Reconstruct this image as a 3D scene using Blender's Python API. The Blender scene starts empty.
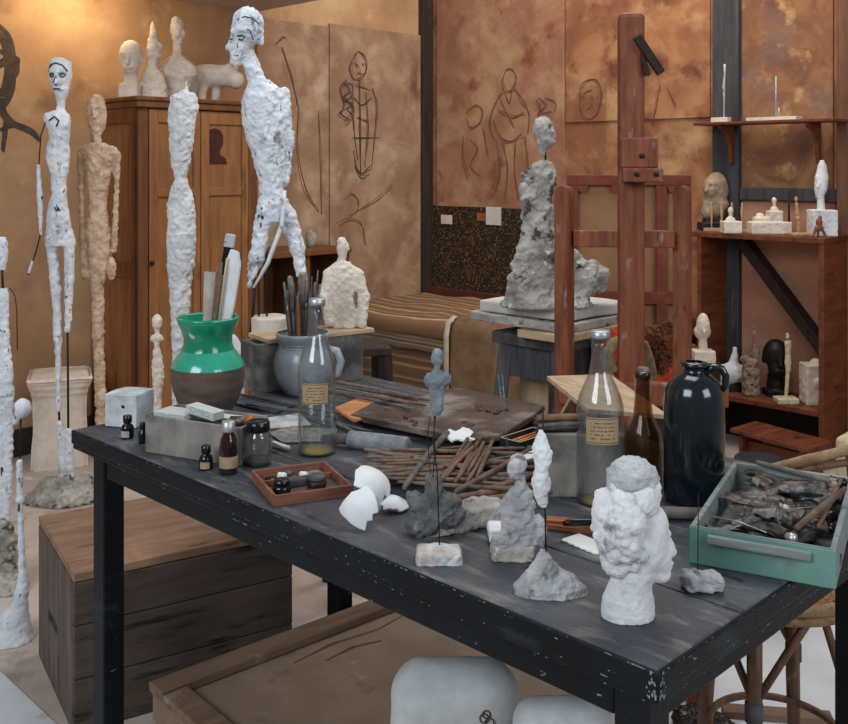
import bpy, bmesh, math, random
import numpy as np
from mathutils import Vector, Matrix, Euler
random.seed(7)
S = bpy.context.scene
COL = S.collection
F = 983.0; HZ = 166.0; CX = 424.0; H = 1.31; TZ = .75
UX, UY = .7096, -.7046           # room axis along the right wall, coming nearer to the right
VX, VY = .7046, .7096            # room axis along the left wall, going away to the right
AU = math.atan2(UY, UX); AV = math.atan2(VY, VX)
CO = (.026, 6.325)               # the corner where the two walls meet
TA = (-.747, 2.091)              # left corner of the big table

# ------------------------------------------------------------------ places
def T(u, v, z=TZ):               # point at height z that the photo shows at u, v
    d = (H - z) * F / (v - HZ)
    return Vector(((u - CX) / F * d, d, z))
def D(u, v, d): return Vector(((u - CX) / F * d, d, H - (v - HZ) / F * d))
def WL(u, off):                  # column u on a plane standing off the left wall
    x0, y0 = CO[0] + off * UX, CO[1] + off * UY
    k = (u - CX) / F
    t = (x0 - k * y0) / (VX - k * VY)
    return Vector((x0 - t * VX, y0 - t * VY, 0)), t
def WR(u, off):                  # column u on a plane standing off the right wall
    x0, y0 = CO[0] - off * VX, CO[1] - off * VY
    k = (u - CX) / F
    t = (k * y0 - x0) / (UX - k * UY)
    return Vector((x0 + t * UX, y0 + t * UY, 0)), t
def WLp(u, v, off=0.0):
    p, t = WL(u, off); p.z = H - (v - HZ) / F * p.y; return p
def WRp(u, v, off=0.0):
    p, t = WR(u, off); p.z = H - (v - HZ) / F * p.y; return p

# ------------------------------------------------------------------ naming
def tag(o, label=None, cat=None, group=None, kind=None):
    if label: o['label'] = label
    if cat: o['category'] = cat
    if group: o['group'] = group
    if kind: o['kind'] = kind
    return o
def thing(name, label, cat, loc=(0, 0, 0), rz=0.0, group=None):
    o = bpy.data.objects.new(name, None); COL.objects.link(o)
    o.empty_display_size = .05
    o.location = loc; o.rotation_euler = (0, 0, rz)
    return tag(o, label, cat, group)
def copy_tree(o, parent=None):
    c = o.copy(); COL.objects.link(c)
    if parent is not None: c.parent = parent
    for ch in list(o.children): copy_tree(ch, c)
    return c

# ------------------------------------------------------------------ materials
def lin(h):
    h = h.lstrip('#'); out = []
    for i in (0, 2, 4):
        c = int(h[i:i + 2], 16) / 255
        out.append(c / 12.92 if c <= .04045 else ((c + .055) / 1.055) ** 2.4)
    return (*out, 1)
MATS = {}
def mat(name, c1, c2=None, scale=8, stretch=(1, 1, 1), rough=.7, bump=.15, bscale=None, metal=0, speck=None, speck2=None,
        detail=6, c3=None, trans=0, ior=1.45, coat=0, spec=.5, contrast=(.35, .65), bdist=.004, bstretch=None, distort=0.0, sub=0):
    if name in MATS: return MATS[name]
    m = bpy.data.materials.new(name); m.use_nodes = True
    nt = m.node_tree; N = nt.nodes; L = nt.links
    b = N['Principled BSDF']
    tc = N.new('ShaderNodeTexCoord'); mp = N.new('ShaderNodeMapping'); mp.inputs['Scale'].default_value = stretch
    L.new(tc.outputs['Object'], mp.inputs['Vector'])
    b.inputs['Roughness'].default_value = rough; b.inputs['Metallic'].default_value = metal
    b.inputs['IOR'].default_value = ior; b.inputs['Specular IOR Level'].default_value = spec
    b.inputs['Transmission Weight'].default_value = trans; b.inputs['Coat Weight'].default_value = coat
    b.inputs['Coat Roughness'].default_value = .12
    last = None
    if c2:
        n = N.new('ShaderNodeTexNoise'); n.inputs['Scale'].default_value = scale; n.inputs['Detail'].default_value = detail
        n.inputs['Roughness'].default_value = .62; n.inputs['Distortion'].default_value = distort
        L.new(mp.outputs[0], n.inputs['Vector'])
        r = N.new('ShaderNodeValToRGB'); e = r.color_ramp.elements
        e[0].position, e[1].position = contrast; e[0].color = lin(c1); e[1].color = lin(c2)
        if c3:
            x = e.new((contrast[0] + contrast[1]) / 2); x.color = lin(c3)
        L.new(n.outputs['Fac'], r.inputs['Fac']); last = r.outputs['Color']
    for sp in (speck, speck2):
        if not sp: continue
        col, sc, th, wid = sp[:4]; st = sp[4] if len(sp) > 4 else (1, 1, 1)
        mp2 = N.new('ShaderNodeMapping'); mp2.inputs['Scale'].default_value = st; mp2.inputs['Location'].default_value = (3.1, 1.7, sc * .1)
        L.new(tc.outputs['Object'], mp2.inputs['Vector'])
        n2 = N.new('ShaderNodeTexNoise'); n2.inputs['Scale'].default_value = sc; n2.inputs['Detail'].default_value = 5
        n2.inputs['Roughness'].default_value = .6
        L.new(mp2.outputs[0], n2.inputs['Vector'])
        r2 = N.new('ShaderNodeMapRange'); r2.inputs['From Min'].default_value = th; r2.inputs['From Max'].default_value = th + wid
        L.new(n2.outputs['Fac'], r2.inputs['Value'])
        mx = N.new('ShaderNodeMix'); mx.data_type = 'RGBA'
        L.new(r2.outputs[0], mx.inputs[0])
        if last is not None: L.new(last, mx.inputs[6])
        else: mx.inputs[6].default_value = lin(c1)
        mx.inputs[7].default_value = lin(col); last = mx.outputs[2]
    if last is not None: L.new(last, b.inputs['Base Color'])
    else: b.inputs['Base Color'].default_value = lin(c1)
    if bump:
        nb = N.new('ShaderNodeTexNoise'); nb.inputs['Scale'].default_value = bscale or scale * 4; nb.inputs['Detail'].default_value = 6
        nb.inputs['Roughness'].default_value = .65
        if bstretch:
            mb = N.new('ShaderNodeMapping'); mb.inputs['Scale'].default_value = bstretch
            L.new(tc.outputs['Object'], mb.inputs['Vector']); L.new(mb.outputs[0], nb.inputs['Vector'])
        else: L.new(mp.outputs[0], nb.inputs['Vector'])
        bp = N.new('ShaderNodeBump'); bp.inputs['Strength'].default_value = bump; bp.inputs['Distance'].default_value = bdist
        L.new(nb.outputs['Fac'], bp.inputs['Height']); L.new(bp.outputs[0], b.inputs['Normal'])
    MATS[name] = m
    return m
def stripes(name, cols, scale, axis='Y', rough=.95, bump=.3):
    m = bpy.data.materials.new(name); m.use_nodes = True
    nt = m.node_tree; N = nt.nodes; L = nt.links; b = N['Principled BSDF']
    tc = N.new('ShaderNodeTexCoord'); sx = N.new('ShaderNodeSeparateXYZ'); L.new(tc.outputs['Object'], sx.inputs[0])
    ma = N.new('ShaderNodeMath'); ma.operation = 'MULTIPLY'; ma.inputs[1].default_value = scale
    L.new(sx.outputs[axis], ma.inputs[0])
    n = N.new('ShaderNodeTexNoise'); n.inputs['Scale'].default_value = 9; L.new(tc.outputs['Object'], n.inputs['Vector'])
    ad = N.new('ShaderNodeMath'); ad.operation = 'MULTIPLY_ADD'; ad.inputs[1].default_value = .12
    L.new(n.outputs['Fac'], ad.inputs[0]); L.new(ma.outputs[0], ad.inputs[2])
    fr = N.new('ShaderNodeMath'); fr.operation = 'FRACT'; L.new(ad.outputs[0], fr.inputs[0])
    r = N.new('ShaderNodeValToRGB'); r.color_ramp.interpolation = 'LINEAR'; e = r.color_ramp.elements
    e[0].position = 0; e[0].color = lin(cols[0][1]); e[1].position = .995; e[1].color = lin(cols[-1][1])
    for p, c in cols[1:]:
        x = e.new(p); x.color = lin(c)
    L.new(fr.outputs[0], r.inputs[0]); L.new(r.outputs[0], b.inputs['Base Color']); b.inputs['Roughness'].default_value = rough
    nb = N.new('ShaderNodeTexNoise'); nb.inputs['Scale'].default_value = 300; L.new(tc.outputs['Object'], nb.inputs['Vector'])
    bp = N.new('ShaderNodeBump'); bp.inputs['Strength'].default_value = bump; bp.inputs['Distance'].default_value = .003
    L.new(nb.outputs['Fac'], bp.inputs['Height']); L.new(bp.outputs[0], b.inputs['Normal'])
    MATS[name] = m; return m
def print_mat(name, paper, ink, rows, cols, dens=.5):      # a printed paper too small to read: rows of broken lines
    m = bpy.data.materials.new(name); m.use_nodes = True
    nt = m.node_tree; N = nt.nodes; L = nt.links; b = N['Principled BSDF']; b.inputs['Roughness'].default_value = .8
    tc = N.new('ShaderNodeTexCoord'); sx = N.new('ShaderNodeSeparateXYZ'); L.new(tc.outputs['Generated'], sx.inputs[0])
    def M(op, a, v=None, w=None):
        q = N.new('ShaderNodeMath'); q.operation = op
        for i, x in enumerate((a, v, w)):
            if x is None: continue
            if isinstance(x, (int, float)): q.inputs[i].default_value = x
            else: L.new(x, q.inputs[i])
        return q.outputs[0]
    z = M('MULTIPLY', sx.outputs['Z'], rows); fr = M('FRACT', z); row = M('FLOOR', z)
    line = M('COMPARE', fr, .5, .2)
    cb = N.new('ShaderNodeCombineXYZ'); L.new(M('MULTIPLY', sx.outputs['X'], cols), cb.inputs[0]); L.new(M('MULTIPLY', row, 7.3), cb.inputs[2])
    n = N.new('ShaderNodeTexNoise'); n.inputs['Scale'].default_value = 1; n.inputs['Detail'].default_value = 1; L.new(cb.outputs[0], n.inputs['Vector'])
    words_ = M('GREATER_THAN', n.outputs['Fac'], dens)
    inx = M('MULTIPLY', M('COMPARE', sx.outputs['X'], .5, .38), M('COMPARE', sx.outputs['Z'], .5, .4))
    fac = M('MULTIPLY', M('MULTIPLY', line, words_), inx)
    ed = M('MAXIMUM', M('COMPARE', sx.outputs['Z'], .06, .02), M('COMPARE', sx.outputs['Z'], .94, .02))
    fac = M('MULTIPLY', M('MAXIMUM', fac, ed), .75)
    n3 = N.new('ShaderNodeTexNoise'); n3.inputs['Scale'].default_value = 4; L.new(tc.outputs['Generated'], n3.inputs['Vector'])
    m1 = N.new('ShaderNodeMix'); m1.data_type = 'RGBA'; L.new(n3.outputs['Fac'], m1.inputs[0]); m1.inputs[6].default_value = lin(paper)
    p2 = lin(paper); m1.inputs[7].default_value = (p2[0] * .72, p2[1] * .68, p2[2] * .6, 1)
    m2 = N.new('ShaderNodeMix'); m2.data_type = 'RGBA'; L.new(fac, m2.inputs[0]); L.new(m1.outputs[2], m2.inputs[6]); m2.inputs[7].default_value = lin(ink)
    L.new(m2.outputs[2], b.inputs['Base Color']); MATS[name] = m; return m

def thin_glass(name, tint, dust, dark=.0):
    m = bpy.data.materials.new(name); m.use_nodes = True
    nt = m.node_tree; N = nt.nodes; L = nt.links; N.remove(N['Principled BSDF']); out = N['Material Output']
    tr = N.new('ShaderNodeBsdfTransparent'); tr.inputs[0].default_value = lin(tint)
    gl = N.new('ShaderNodeBsdfGlossy'); gl.inputs['Roughness'].default_value = .06
    df = N.new('ShaderNodeBsdfDiffuse'); df.inputs[0].default_value = lin('#aab2b6')
    lw = N.new('ShaderNodeLayerWeight'); pw = N.new('ShaderNodeMath'); pw.operation = 'POWER'; pw.inputs[1].default_value = 2.6; L.new(lw.outputs['Facing'], pw.inputs[0]); fr = N.new('ShaderNodeMath'); fr.operation = 'MULTIPLY_ADD'; fr.inputs[1].default_value = .72; fr.inputs[2].default_value = .05; L.new(pw.outputs[0], fr.inputs[0])
    tc = N.new('ShaderNodeTexCoord'); n = N.new('ShaderNodeTexNoise'); n.inputs['Scale'].default_value = 22; n.inputs['Detail'].default_value = 5; L.new(tc.outputs['Object'], n.inputs['Vector'])
    mr = N.new('ShaderNodeMapRange'); mr.inputs['From Min'].default_value = .4; mr.inputs['From Max'].default_value = .8; mr.inputs['To Min'].default_value = dust * .5; mr.inputs['To Max'].default_value = dust * 2.2
    L.new(n.outputs['Fac'], mr.inputs['Value'])
    m1 = N.new('ShaderNodeMixShader'); L.new(mr.outputs[0], m1.inputs[0]); L.new(tr.outputs[0], m1.inputs[1]); L.new(df.outputs[0], m1.inputs[2])
    m2 = N.new('ShaderNodeMixShader'); L.new(fr.outputs[0], m2.inputs[0]); L.new(m1.outputs[0], m2.inputs[1]); L.new(gl.outputs[0], m2.inputs[2])
    L.new(m2.outputs[0], out.inputs[0]); MATS[name] = m; return m

# ------------------------------------------------------------------ meshes
class MB:
    def __init__(s): s.bm = bmesh.new()
    def _merge(s, b, mi=0, M=None, smooth=False):
        if M is not None: bmesh.ops.transform(b, matrix=M, verts=b.verts)
        for f in b.faces: f.material_index = mi; f.smooth = smooth
        me = bpy.data.meshes.new('t'); b.to_mesh(me); b.free(); s.bm.from_mesh(me); bpy.data.meshes.remove(me)
        return s
    def box(s, x0, x1, y0, y1, z0, z1, bev=.003, mi=0, M=None, seg=2):
        b = bmesh.new(); bmesh.ops.create_cube(b, size=1)
        for v in b.verts:
            v.co = Vector((x0 + (v.co.x + .5) * (x1 - x0), y0 + (v.co.y + .5) * (y1 - y0), z0 + (v.co.z + .5) * (z1 - z0)))
        bev = min(bev, .45 * min(abs(x1 - x0), abs(y1 - y0), abs(z1 - z0)))
        if bev > 0: bmesh.ops.bevel(b, geom=b.edges[:], offset=bev, segments=seg, affect='EDGES', profile=.5)
        return s._merge(b, mi, M)
    def bar(s, p, q, w, h=None, bev=.002, mi=0, up=(0, 0, 1)):  # squared bar from p to q
        p, q = Vector(p), Vector(q); h = h or w; d = q - p; l = d.length; z = d.normalized()
        x = Vector(up).cross(z)
        if x.length < 1e-3: x = Vector((1, 0, 0))
        x.normalize(); y = z.cross(x)
        M = Matrix((x, y, z)).transposed().to_4x4(); M.translation = p
        return s.box(-w / 2, w / 2, -h / 2, h / 2, 0, l, bev, mi, M)
    def tube(s, pts, rs, seg=10, mi=0, cap=True, sq=1.0):
        pts = [Vector(p) for p in pts]
        if not isinstance(rs, (list, tuple)): rs = [rs] * len(pts)
        b = bmesh.new(); rings = []; prev = None
        for i, p in enumerate(pts):
            d = (pts[min(i + 1, len(pts) - 1)] - pts[max(i - 1, 0)]).normalized()
            x = prev - d * prev.dot(d) if prev is not None else Vector((0, 0, 1)).cross(d)
            if x.length < 1e-4: x = Vector((1, 0, 0)) - d * d.x
            x.normalize(); prev = x; y = d.cross(x)
            rings.append([b.verts.new(p + (x * math.cos(a) + y * math.sin(a) * sq) * rs[i]) for a in [2 * math.pi * k / seg for k in range(seg)]])
        for a, c in zip(rings, rings[1:]):
            for k in range(seg): b.faces.new((a[k], a[(k + 1) % seg], c[(k + 1) % seg], c[k]))
        if cap: b.faces.new(rings[0][::-1]); b.faces.new(rings[-1])
        return s._merge(b, mi, None, True)
    def lathe(s, prof, seg=32, mi=0, M=None, closed=False):
        b = bmesh.new(); rings = []
        for r, z in prof:
            if r < 1e-5: rings.append([b.verts.new((0, 0, z))])
            else: rings.append([b.verts.new((r * math.cos(2 * math.pi * k / seg), r * math.sin(2 * math.pi * k / seg), z)) for k in range(seg)])
        for a, c in zip(rings, rings[1:]):
            for k in range(seg):
                j = (k + 1) % seg
                if len(a) == 1 and len(c) == 1: continue
                if len(a) == 1: b.faces.new((a[0], c[j], c[k]))
                elif len(c) == 1: b.faces.new((a[k], a[j], c[0]))
                else: b.faces.new((a[k], a[j], c[j], c[k]))
        bmesh.ops.recalc_face_normals(b, faces=b.faces)
        return s._merge(b, mi, M, True)
    def prism(s, poly, z0, z1, mi=0, M=None, bev=0.0):
        b = bmesh.new(); f = b.faces.new([b.verts.new((x, y, z0)) for x, y in poly])
        r = bmesh.ops.extrude_face_region(b, geom=[f]); vs = [g for g in r['geom'] if isinstance(g, bmesh.types.BMVert)]
        bmesh.ops.translate(b, vec=(0, 0, z1 - z0), verts=vs); bmesh.ops.recalc_face_normals(b, faces=b.faces)
        if bev: bmesh.ops.bevel(b, geom=b.edges[:], offset=bev, segments=2, affect='EDGES')
        return s._merge(b, mi, M)
    def quad(s, pts, mi=0):
        b = bmesh.new(); b.faces.new([b.verts.new(p) for p in pts]); return s._merge(b, mi)
    def ribbon(s, pts, w, nrm, th=.002, mi=0):                  # a brush stroke lying on a wall
        pts = [Vector(p) for p in pts]; nrm = Vector(nrm); b = bmesh.new(); rows = []
        if not isinstance(w, (list, tuple)): w = [w] * len(pts)
        for i, p in enumerate(pts):
            d = (pts[min(i + 1, len(pts) - 1)] - pts[max(i - 1, 0)]).normalized(); sd = d.cross(nrm).normalized() * w[i] / 2
            rows.append((b.verts.new(p - sd), b.verts.new(p + nrm * th), b.verts.new(p + sd)))
        for a, c in zip(rows, rows[1:]):
            for k in (0, 1): b.faces.new((a[k], a[k + 1], c[k + 1], c[k]))
        bmesh.ops.recalc_face_normals(b, faces=b.faces)
        return s._merge(b, mi)
    def rough(s, amp, freq, seed=0):
        vs = s.bm.verts; P = np.array([v.co[:] for v in vs]); n = np.stack([vnoise(P * freq, seed + i) for i in range(3)], 1)
        for v, d in zip(vs, n): v.co += Vector(d) * amp
        return s
    def cut(s, n=3):
        bmesh.ops.subdivide_edges(s.bm, edges=s.bm.edges[:], cuts=n, use_grid_fill=True); return s
    def build(s, name, m, parent=None, smooth=False):
        me = bpy.data.meshes.new(name)
        if smooth:
            for f in s.bm.faces: f.smooth = True
        s.bm.to_mesh(me); s.bm.free()
        for x in (m if isinstance(m, (list, tuple)) else [m]): me.materials.append(x)
        o = bpy.data.objects.new(name, me); COL.objects.link(o)
        if parent is not None: o.parent = parent
        return o

# ------------------------------------------------------------------ modelled lumps: smooth unions of solids turned into a mesh
def vnoise(P, seed=0):
    I = np.floor(P).astype(np.int64); f = P - I; f = f * f * (3 - 2 * f)
    def h(i, j, k):
        n = (i * 374761393 + j * 668265263 + k * 2147483647 + seed * 974634777) & 0x7fffffff
        n = (n ^ (n >> 13)) * 1274126177 & 0x7fffffff
        n = (n ^ (n >> 16)) * 668265263 & 0x7fffffff
        return ((n ^ (n >> 15)) & 0xffff) / 32767.5 - 1
    i, j, k = I.T; x, y, z = f.T; r = 0
    for a in (0, 1):
        for b in (0, 1):
            for c in (0, 1):
                r = r + h(i + a, j + b, k + c) * (x if a else 1 - x) * (y if b else 1 - y) * (z if c else 1 - z)
    return r
def E(u, v, d, ru, rv, rd, rot=0.0, k=None): return ('e', (u, d, -v), (ru, rd, rv), rot, k)
def C(u1, v1, d1, u2, v2, d2, r1, r2, k=None): return ('c', (u1, d1, -v1), (u2, d2, -v2), r1, r2, k)
def B(u, v, d, hu, hv, hd, rnd=2, rot=0.0, k=None): return ('b', (u, d, -v), (hu, hd, hv), rnd, rot, k)
def L(rows, k=None): return ('l', [(-r[0], r[1], r[2], r[3], r[4] if len(r) > 4 else 0) for r in rows], k)
def SUB(p): return ('-', p)
def _bounds(p):
    t = p[0]
    if t == '-': return None
    if t == 'e': m = max(p[2]) if p[3] else None; r = np.array([m] * 3 if m else p[2]); c = np.array(p[1]); return c - r, c + r
    if t == 'b': r = np.array(p[2]) * (1.45 if p[4] else 1); c = np.array(p[1]); return c - r, c + r
    if t == 'c':
        a, b = np.array(p[1]), np.array(p[2]); m = max(p[3], p[4]); return np.minimum(a, b) - m, np.maximum(a, b) + m
    z = [r[0] for r in p[1]]
    return (np.array([min(r[1] - r[2] for r in p[1]), min(r[4] - r[3] for r in p[1]), min(z)]),
            np.array([max(r[1] + r[2] for r in p[1]), max(r[4] + r[3] for r in p[1]), max(z)]))
def _sdf(p, X, Y, Z):
    t = p[0]
    if t == 'e':
        x, y, z = X - p[1][0], Y - p[1][1], Z - p[1][2]
        if p[3]:
            c, s = math.cos(p[3]), math.sin(p[3]); x, z = x * c + z * s, -x * s + z * c
        r = p[2]; k0 = np.sqrt((x / r[0]) ** 2 + (y / r[1]) ** 2 + (z / r[2]) ** 2)
        k1 = np.sqrt((x / r[0] ** 2) ** 2 + (y / r[1] ** 2) ** 2 + (z / r[2] ** 2) ** 2) + 1e-6
        return k0 * (k0 - 1) / k1
    if t == 'c':
        a, b = np.array(p[1], float), np.array(p[2], float); d = b - a; l2 = float(d @ d) + 1e-9
        h = np.clip(((X - a[0]) * d[0] + (Y - a[1]) * d[1] + (Z - a[2]) * d[2]) / l2, 0, 1)
        return np.sqrt((X - a[0] - h * d[0]) ** 2 + (Y - a[1] - h * d[1]) ** 2 + (Z - a[2] - h * d[2]) ** 2) - (p[3] + (p[4] - p[3]) * h)
    if t == 'b':
        x, y, z = X - p[1][0], Y - p[1][1], Z - p[1][2]
        if p[4]:
            c, s = math.cos(p[4]), math.sin(p[4]); x, y = x * c + y * s, -x * s + y * c
        r = p[3]; qx, qy, qz = np.abs(x) - p[2][0] + r, np.abs(y) - p[2][1] + r, np.abs(z) - p[2][2] + r
        return np.sqrt(np.maximum(qx, 0) ** 2 + np.maximum(qy, 0) ** 2 + np.maximum(qz, 0) ** 2) + np.minimum(np.maximum(qx, np.maximum(qy, qz)), 0) - r
    rows = sorted(p[1]); zz = [r[0] for r in rows]; z1 = Z[0, 0, :]
    g = lambda i: np.interp(z1, zz, [r[i] for r in rows])[None, None, :]
    cx, rx, ry, cy = g(1), g(2), g(3), g(4)
    q = (np.sqrt(((X - cx) / rx) ** 2 + ((Y - cy) / ry) ** 2) - 1) * np.minimum(rx, ry)
    return np.maximum(q, np.maximum(zz[0] - Z, Z - zz[-1]))
def surf(prims, h, blend, rough=(), seed=0, flat=None):
    """prims in picture units -> vertices, quads"""
    bs = [b for b in map(_bounds, prims) if b is not None]
    lo = np.min([b[0] for b in bs], 0) - 3 * h - blend * .5; hi = np.max([b[1] for b in bs], 0) + 3 * h + blend * .5
    n = np.ceil((hi - lo) / h).astype(int) + 1
    gx, gy, gz = [(lo[i] + h * np.arange(n[i])).astype(np.float32) for i in range(3)]
    X, Y, Z = gx[:, None, None], gy[None, :, None], gz[None, None, :]
    G = np.full(tuple(n), 1e3, np.float32)
    for p in prims:
        neg = p[0] == '-'; q = p[1] if neg else p; k = q[-1] or blend
        b = _bounds(q); i0 = np.clip(np.floor((b[0] - lo - k - 2 * h) / h).astype(int), 0, n); i1 = np.clip(np.ceil((b[1] - lo + k + 2 * h) / h).astype(int) + 1, 0, n)
        sl = tuple(slice(a, c) for a, c in zip(i0, i1))
        d = _sdf(q, X[sl[0]], Y[:, sl[1]], Z[:, :, sl[2]]).astype(np.float32)
        o = G[sl]
        if neg:
            hh = np.clip(.5 - .5 * (o + d) / k, 0, 1); G[sl] = o * (1 - hh) + (-d) * hh + k * hh * (1 - hh)
        else:
            hh = np.clip(.5 + .5 * (d - o) / k, 0, 1); hh = np.where(o > 500, 0, hh)
            G[sl] = np.where(o > 500, d, d * (1 - hh) + o * hh - k * hh * (1 - hh))
    if flat is not None: G = np.maximum(G, (flat_z := -flat) - Z)
    G[0], G[-1], G[:, 0], G[:, -1], G[:, :, 0], G[:, :, -1] = [np.maximum(g, h) for g in (G[0], G[-1], G[:, 0], G[:, -1], G[:, :, 0], G[:, :, -1])]
    s = G < 0; m = n - 1
    cnt = np.zeros(tuple(m), np.int16); acc = np.zeros((*m, 3), np.float32)
    def cs(o, A): return A[o[0]:o[0] + m[0], o[1]:o[1] + m[1], o[2]:o[2] + m[2]]
    for ax in range(3):
        for a in (0, 1):
            for b in (0, 1):
                o0 = [a, b]; o0.insert(ax, 0); o1 = list(o0); o1[ax] = 1
                x = cs(o0, s) != cs(o1, s); I = np.nonzero(x)
                va, vb = cs(o0, G)[I], cs(o1, G)[I]; t = va / (va - vb)
                pt = np.tile(np.array(o0, np.float32), (len(t), 1)); pt[:, ax] = t
                acc[I] += pt; cnt[I] += 1
    act = cnt > 0; idx = np.full(tuple(m), -1, np.int64); idx[act] = np.arange(act.sum())
    I = np.argwhere(act); V = lo + h * (I + acc[act] / cnt[act][:, None])
    Q = []
    for ax in range(3):
        a1, a2 = [a for a in range(3) if a != ax]
        sa = [slice(None)] * 3; sb = [slice(None)] * 3; sa[ax] = slice(0, -1); sb[ax] = slice(1, None)
        for a in (a1, a2): sa[a] = slice(1, -1); sb[a] = slice(1, -1)
        e = np.argwhere(s[tuple(sa)] != s[tuple(sb)])
        if not len(e): continue
        pos = e.copy(); pos[:, a1] += 1; pos[:, a2] += 1
        up = s[tuple(pos.T)]
        def c(da, db):
            q = pos.copy(); q[:, a1] -= da; q[:, a2] -= db; return idx[tuple(q.T)]
        q = np.stack([c(1, 1), c(0, 1), c(0, 0), c(1, 0)], 1)
        if ax == 1: up = ~up
        q = np.where(up[:, None], q, q[:, ::-1]); Q.append(q)
    Q = np.concatenate(Q)
    for amp, per, kind in rough:
        N_ = np.zeros_like(V); a, b, c_, d_ = (V[Q[:, i]] for i in range(4)); fn = np.cross(c_ - a, d_ - b)
        for i in range(4): np.add.at(N_, Q[:, i], fn)
        N_ /= np.linalg.norm(N_, axis=1, keepdims=True) + 1e-9
        nz = vnoise(V / per, seed)
        if kind == 'r': nz = .55 * (nz + .55 * vnoise(V / per * 2.1, seed + 5) + .3 * vnoise(V / per * 4.3, seed + 6)) + .3 * (.6 - 2 * np.abs(vnoise(V / (per * 1.7), seed + 7)) ** .7)
        elif kind == 'f': nz = np.where(nz > 0, nz * 1.6, nz * .4)  # clay dabs
        V = V + N_ * (amp * nz)[:, None]; seed += 11
    if flat is not None: V[:, 2] = np.maximum(V[:, 2], -flat)
    return V, Q
def lump(name, prims, s, u0, v0, m, parent=None, h=1.0, blend=3.0, rough=(), seed=0, flat=None):
    V, Q = surf(prims, h, blend, rough, seed, flat)
    V = (V - np.array([u0, 0, -v0])) * s
    me = bpy.data.meshes.new(name); me.from_pydata(V.tolist(), [], Q.tolist())
    me.polygons.foreach_set('use_smooth', [True] * len(me.polygons)); me.materials.append(m)
    o = bpy.data.objects.new(name, me); COL.objects.link(o)
    if parent is not None: o.parent = parent
    return o
def sculpt(name, label, cat, u0, v0, d, prims, m, group=None, z=None, loc=None, rz=0.0, **kw):
    """one modelled piece with its foot at u0, v0 and distance d"""
    p = Vector(loc) if loc is not None else D(u0, v0, d)
    if z is not None: p.z = z
    o = lump(name, prims, d / F, u0, v0, m, **kw); o.location = p; o.rotation_euler.z = rz
    return tag(o, label, cat, group)
def wire(name, m, parent, s, u0, v0, pts, r, seg=6):
    mb = MB(); mb.tube([((u - u0) * s, dd * s, (v0 - v) * s) for u, v, dd in pts], [x * s for x in r] if isinstance(r, (list, tuple)) else r * s, seg); return mb.build(name, m, parent)
# ================================================================== materials
plaster = mat('white_plaster', '#c6c8ca', '#e4e5e6', 14, rough=.85, bump=.35, bscale=120, speck=('#8f9296', 22, .62, .08))
plaster_warm = mat('warm_plaster', '#cdbfae', '#e3d8ca', 14, rough=.85, bump=.3, bscale=120)
plaster_black = mat('plaster_black_marks', '#c3c9d0', '#e6eaee', 12, rough=.8, bump=.5, bscale=90, speck=('#3a3a3e', 46, .63, .05, (1, 1, .55)), speck2=('#7c7a7c', 22, .60, .10, (1, 1, .6)))
plaster_brown = mat('brown_plaster', '#b39478', '#dcc2a8', 22, rough=.9, bump=.6, bscale=110, speck=('#84684f', 40, .62, .08))
plaster_grey = mat('grey_plaster', '#8b8e90', '#c0c2c3', 16, rough=.9, bump=.4, bscale=130, speck=('#6c6d6e', 30, .6, .06), speck2=('#b9ab9b', 9, .58, .1))
plaster_stone = mat('stone_plaster', '#827e78', '#bfb9b0', 9, rough=.92, bump=.6, bscale=60, speck=('#4a4743', 24, .56, .08), speck2=('#cac6be', 30, .62, .05))
clay = mat('grey_clay', '#4b4c4e', '#6d6d6e', 26, rough=.9, bump=.4, bscale=140, speck=('#85807a', 30, .62, .06))
clay_blue = mat('blue_grey_clay', '#5e6870', '#8b959c', 50, rough=.9, bump=.4, bscale=200, speck=('#3c4046', 60, .64, .04))
black_clay = mat('black_bronze', '#0c0a09', '#1b1614', 20, rough=.5, bump=.3, bscale=80)
chalk = mat('chalk_white', '#cfd2d5', '#e8eaec', 10, rough=.8, bump=.12, bscale=80)
iron = mat('dark_iron', '#1a1614', '#33291f', 40, rough=.6, bump=.2, metal=.4)
tabletop_m = mat('worn_slate_paint', '#30343a', '#4c4f55', 4, (1, 2.4, 1), rough=.5, bump=.35, bscale=40, speck=('#7f7d78', 9, .54, .2, (1, 3, 1)), speck2=('#1e2125', 13, .6, .08, (1, 2, 1)), detail=10)
tableedge_m = mat('dark_blue_paint', '#070c11', '#0f171e', 6, rough=.5, spec=.3, bump=.3, bscale=40, speck=('#8896a0', 90, .69, .03, (.5, .5, 1)), speck2=('#232f37', 16, .60, .1, (.4, .4, 1)))
wardrobe_m = mat('wardrobe_wood', '#7d5430', '#996a40', 5, (5, 5, .7), rough=.55, bump=.15, bscale=30, speck=('#55301a', 7, .58, .14, (3, 3, .5)))
wardrobe_d = mat('wardrobe_dark_wood', '#5e391f', '#7d502b', 5, (5, 5, .7), rough=.6, bump=.15, bscale=30)
easel_m = mat('red_brown_wood', '#64301c', '#8c4e30', 7, (6, 6, .8), rough=.6, bump=.2, bscale=30, speck=('#8d7a72', 14, .6, .1, (2, 2, .8)), speck2=('#2e1710', 12, .62, .08, (3, 3, .5)))
cab_m = mat('cabinet_red_wood', '#552816', '#794126', 5, (5, 1, 5), rough=.55, bump=.2, bscale=30, speck=('#331409', 8, .58, .12, (4, 1, 4)))
crate_top = mat('crate_top_wood', '#7d5e49', '#997b63', 4, (1, 6, 6), rough=.8, bump=.2, bscale=20, speck=('#b58d6c', 5, .6, .15), speck2=('#583722', 7, .6, .1, (1, 5, 5)))
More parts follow.
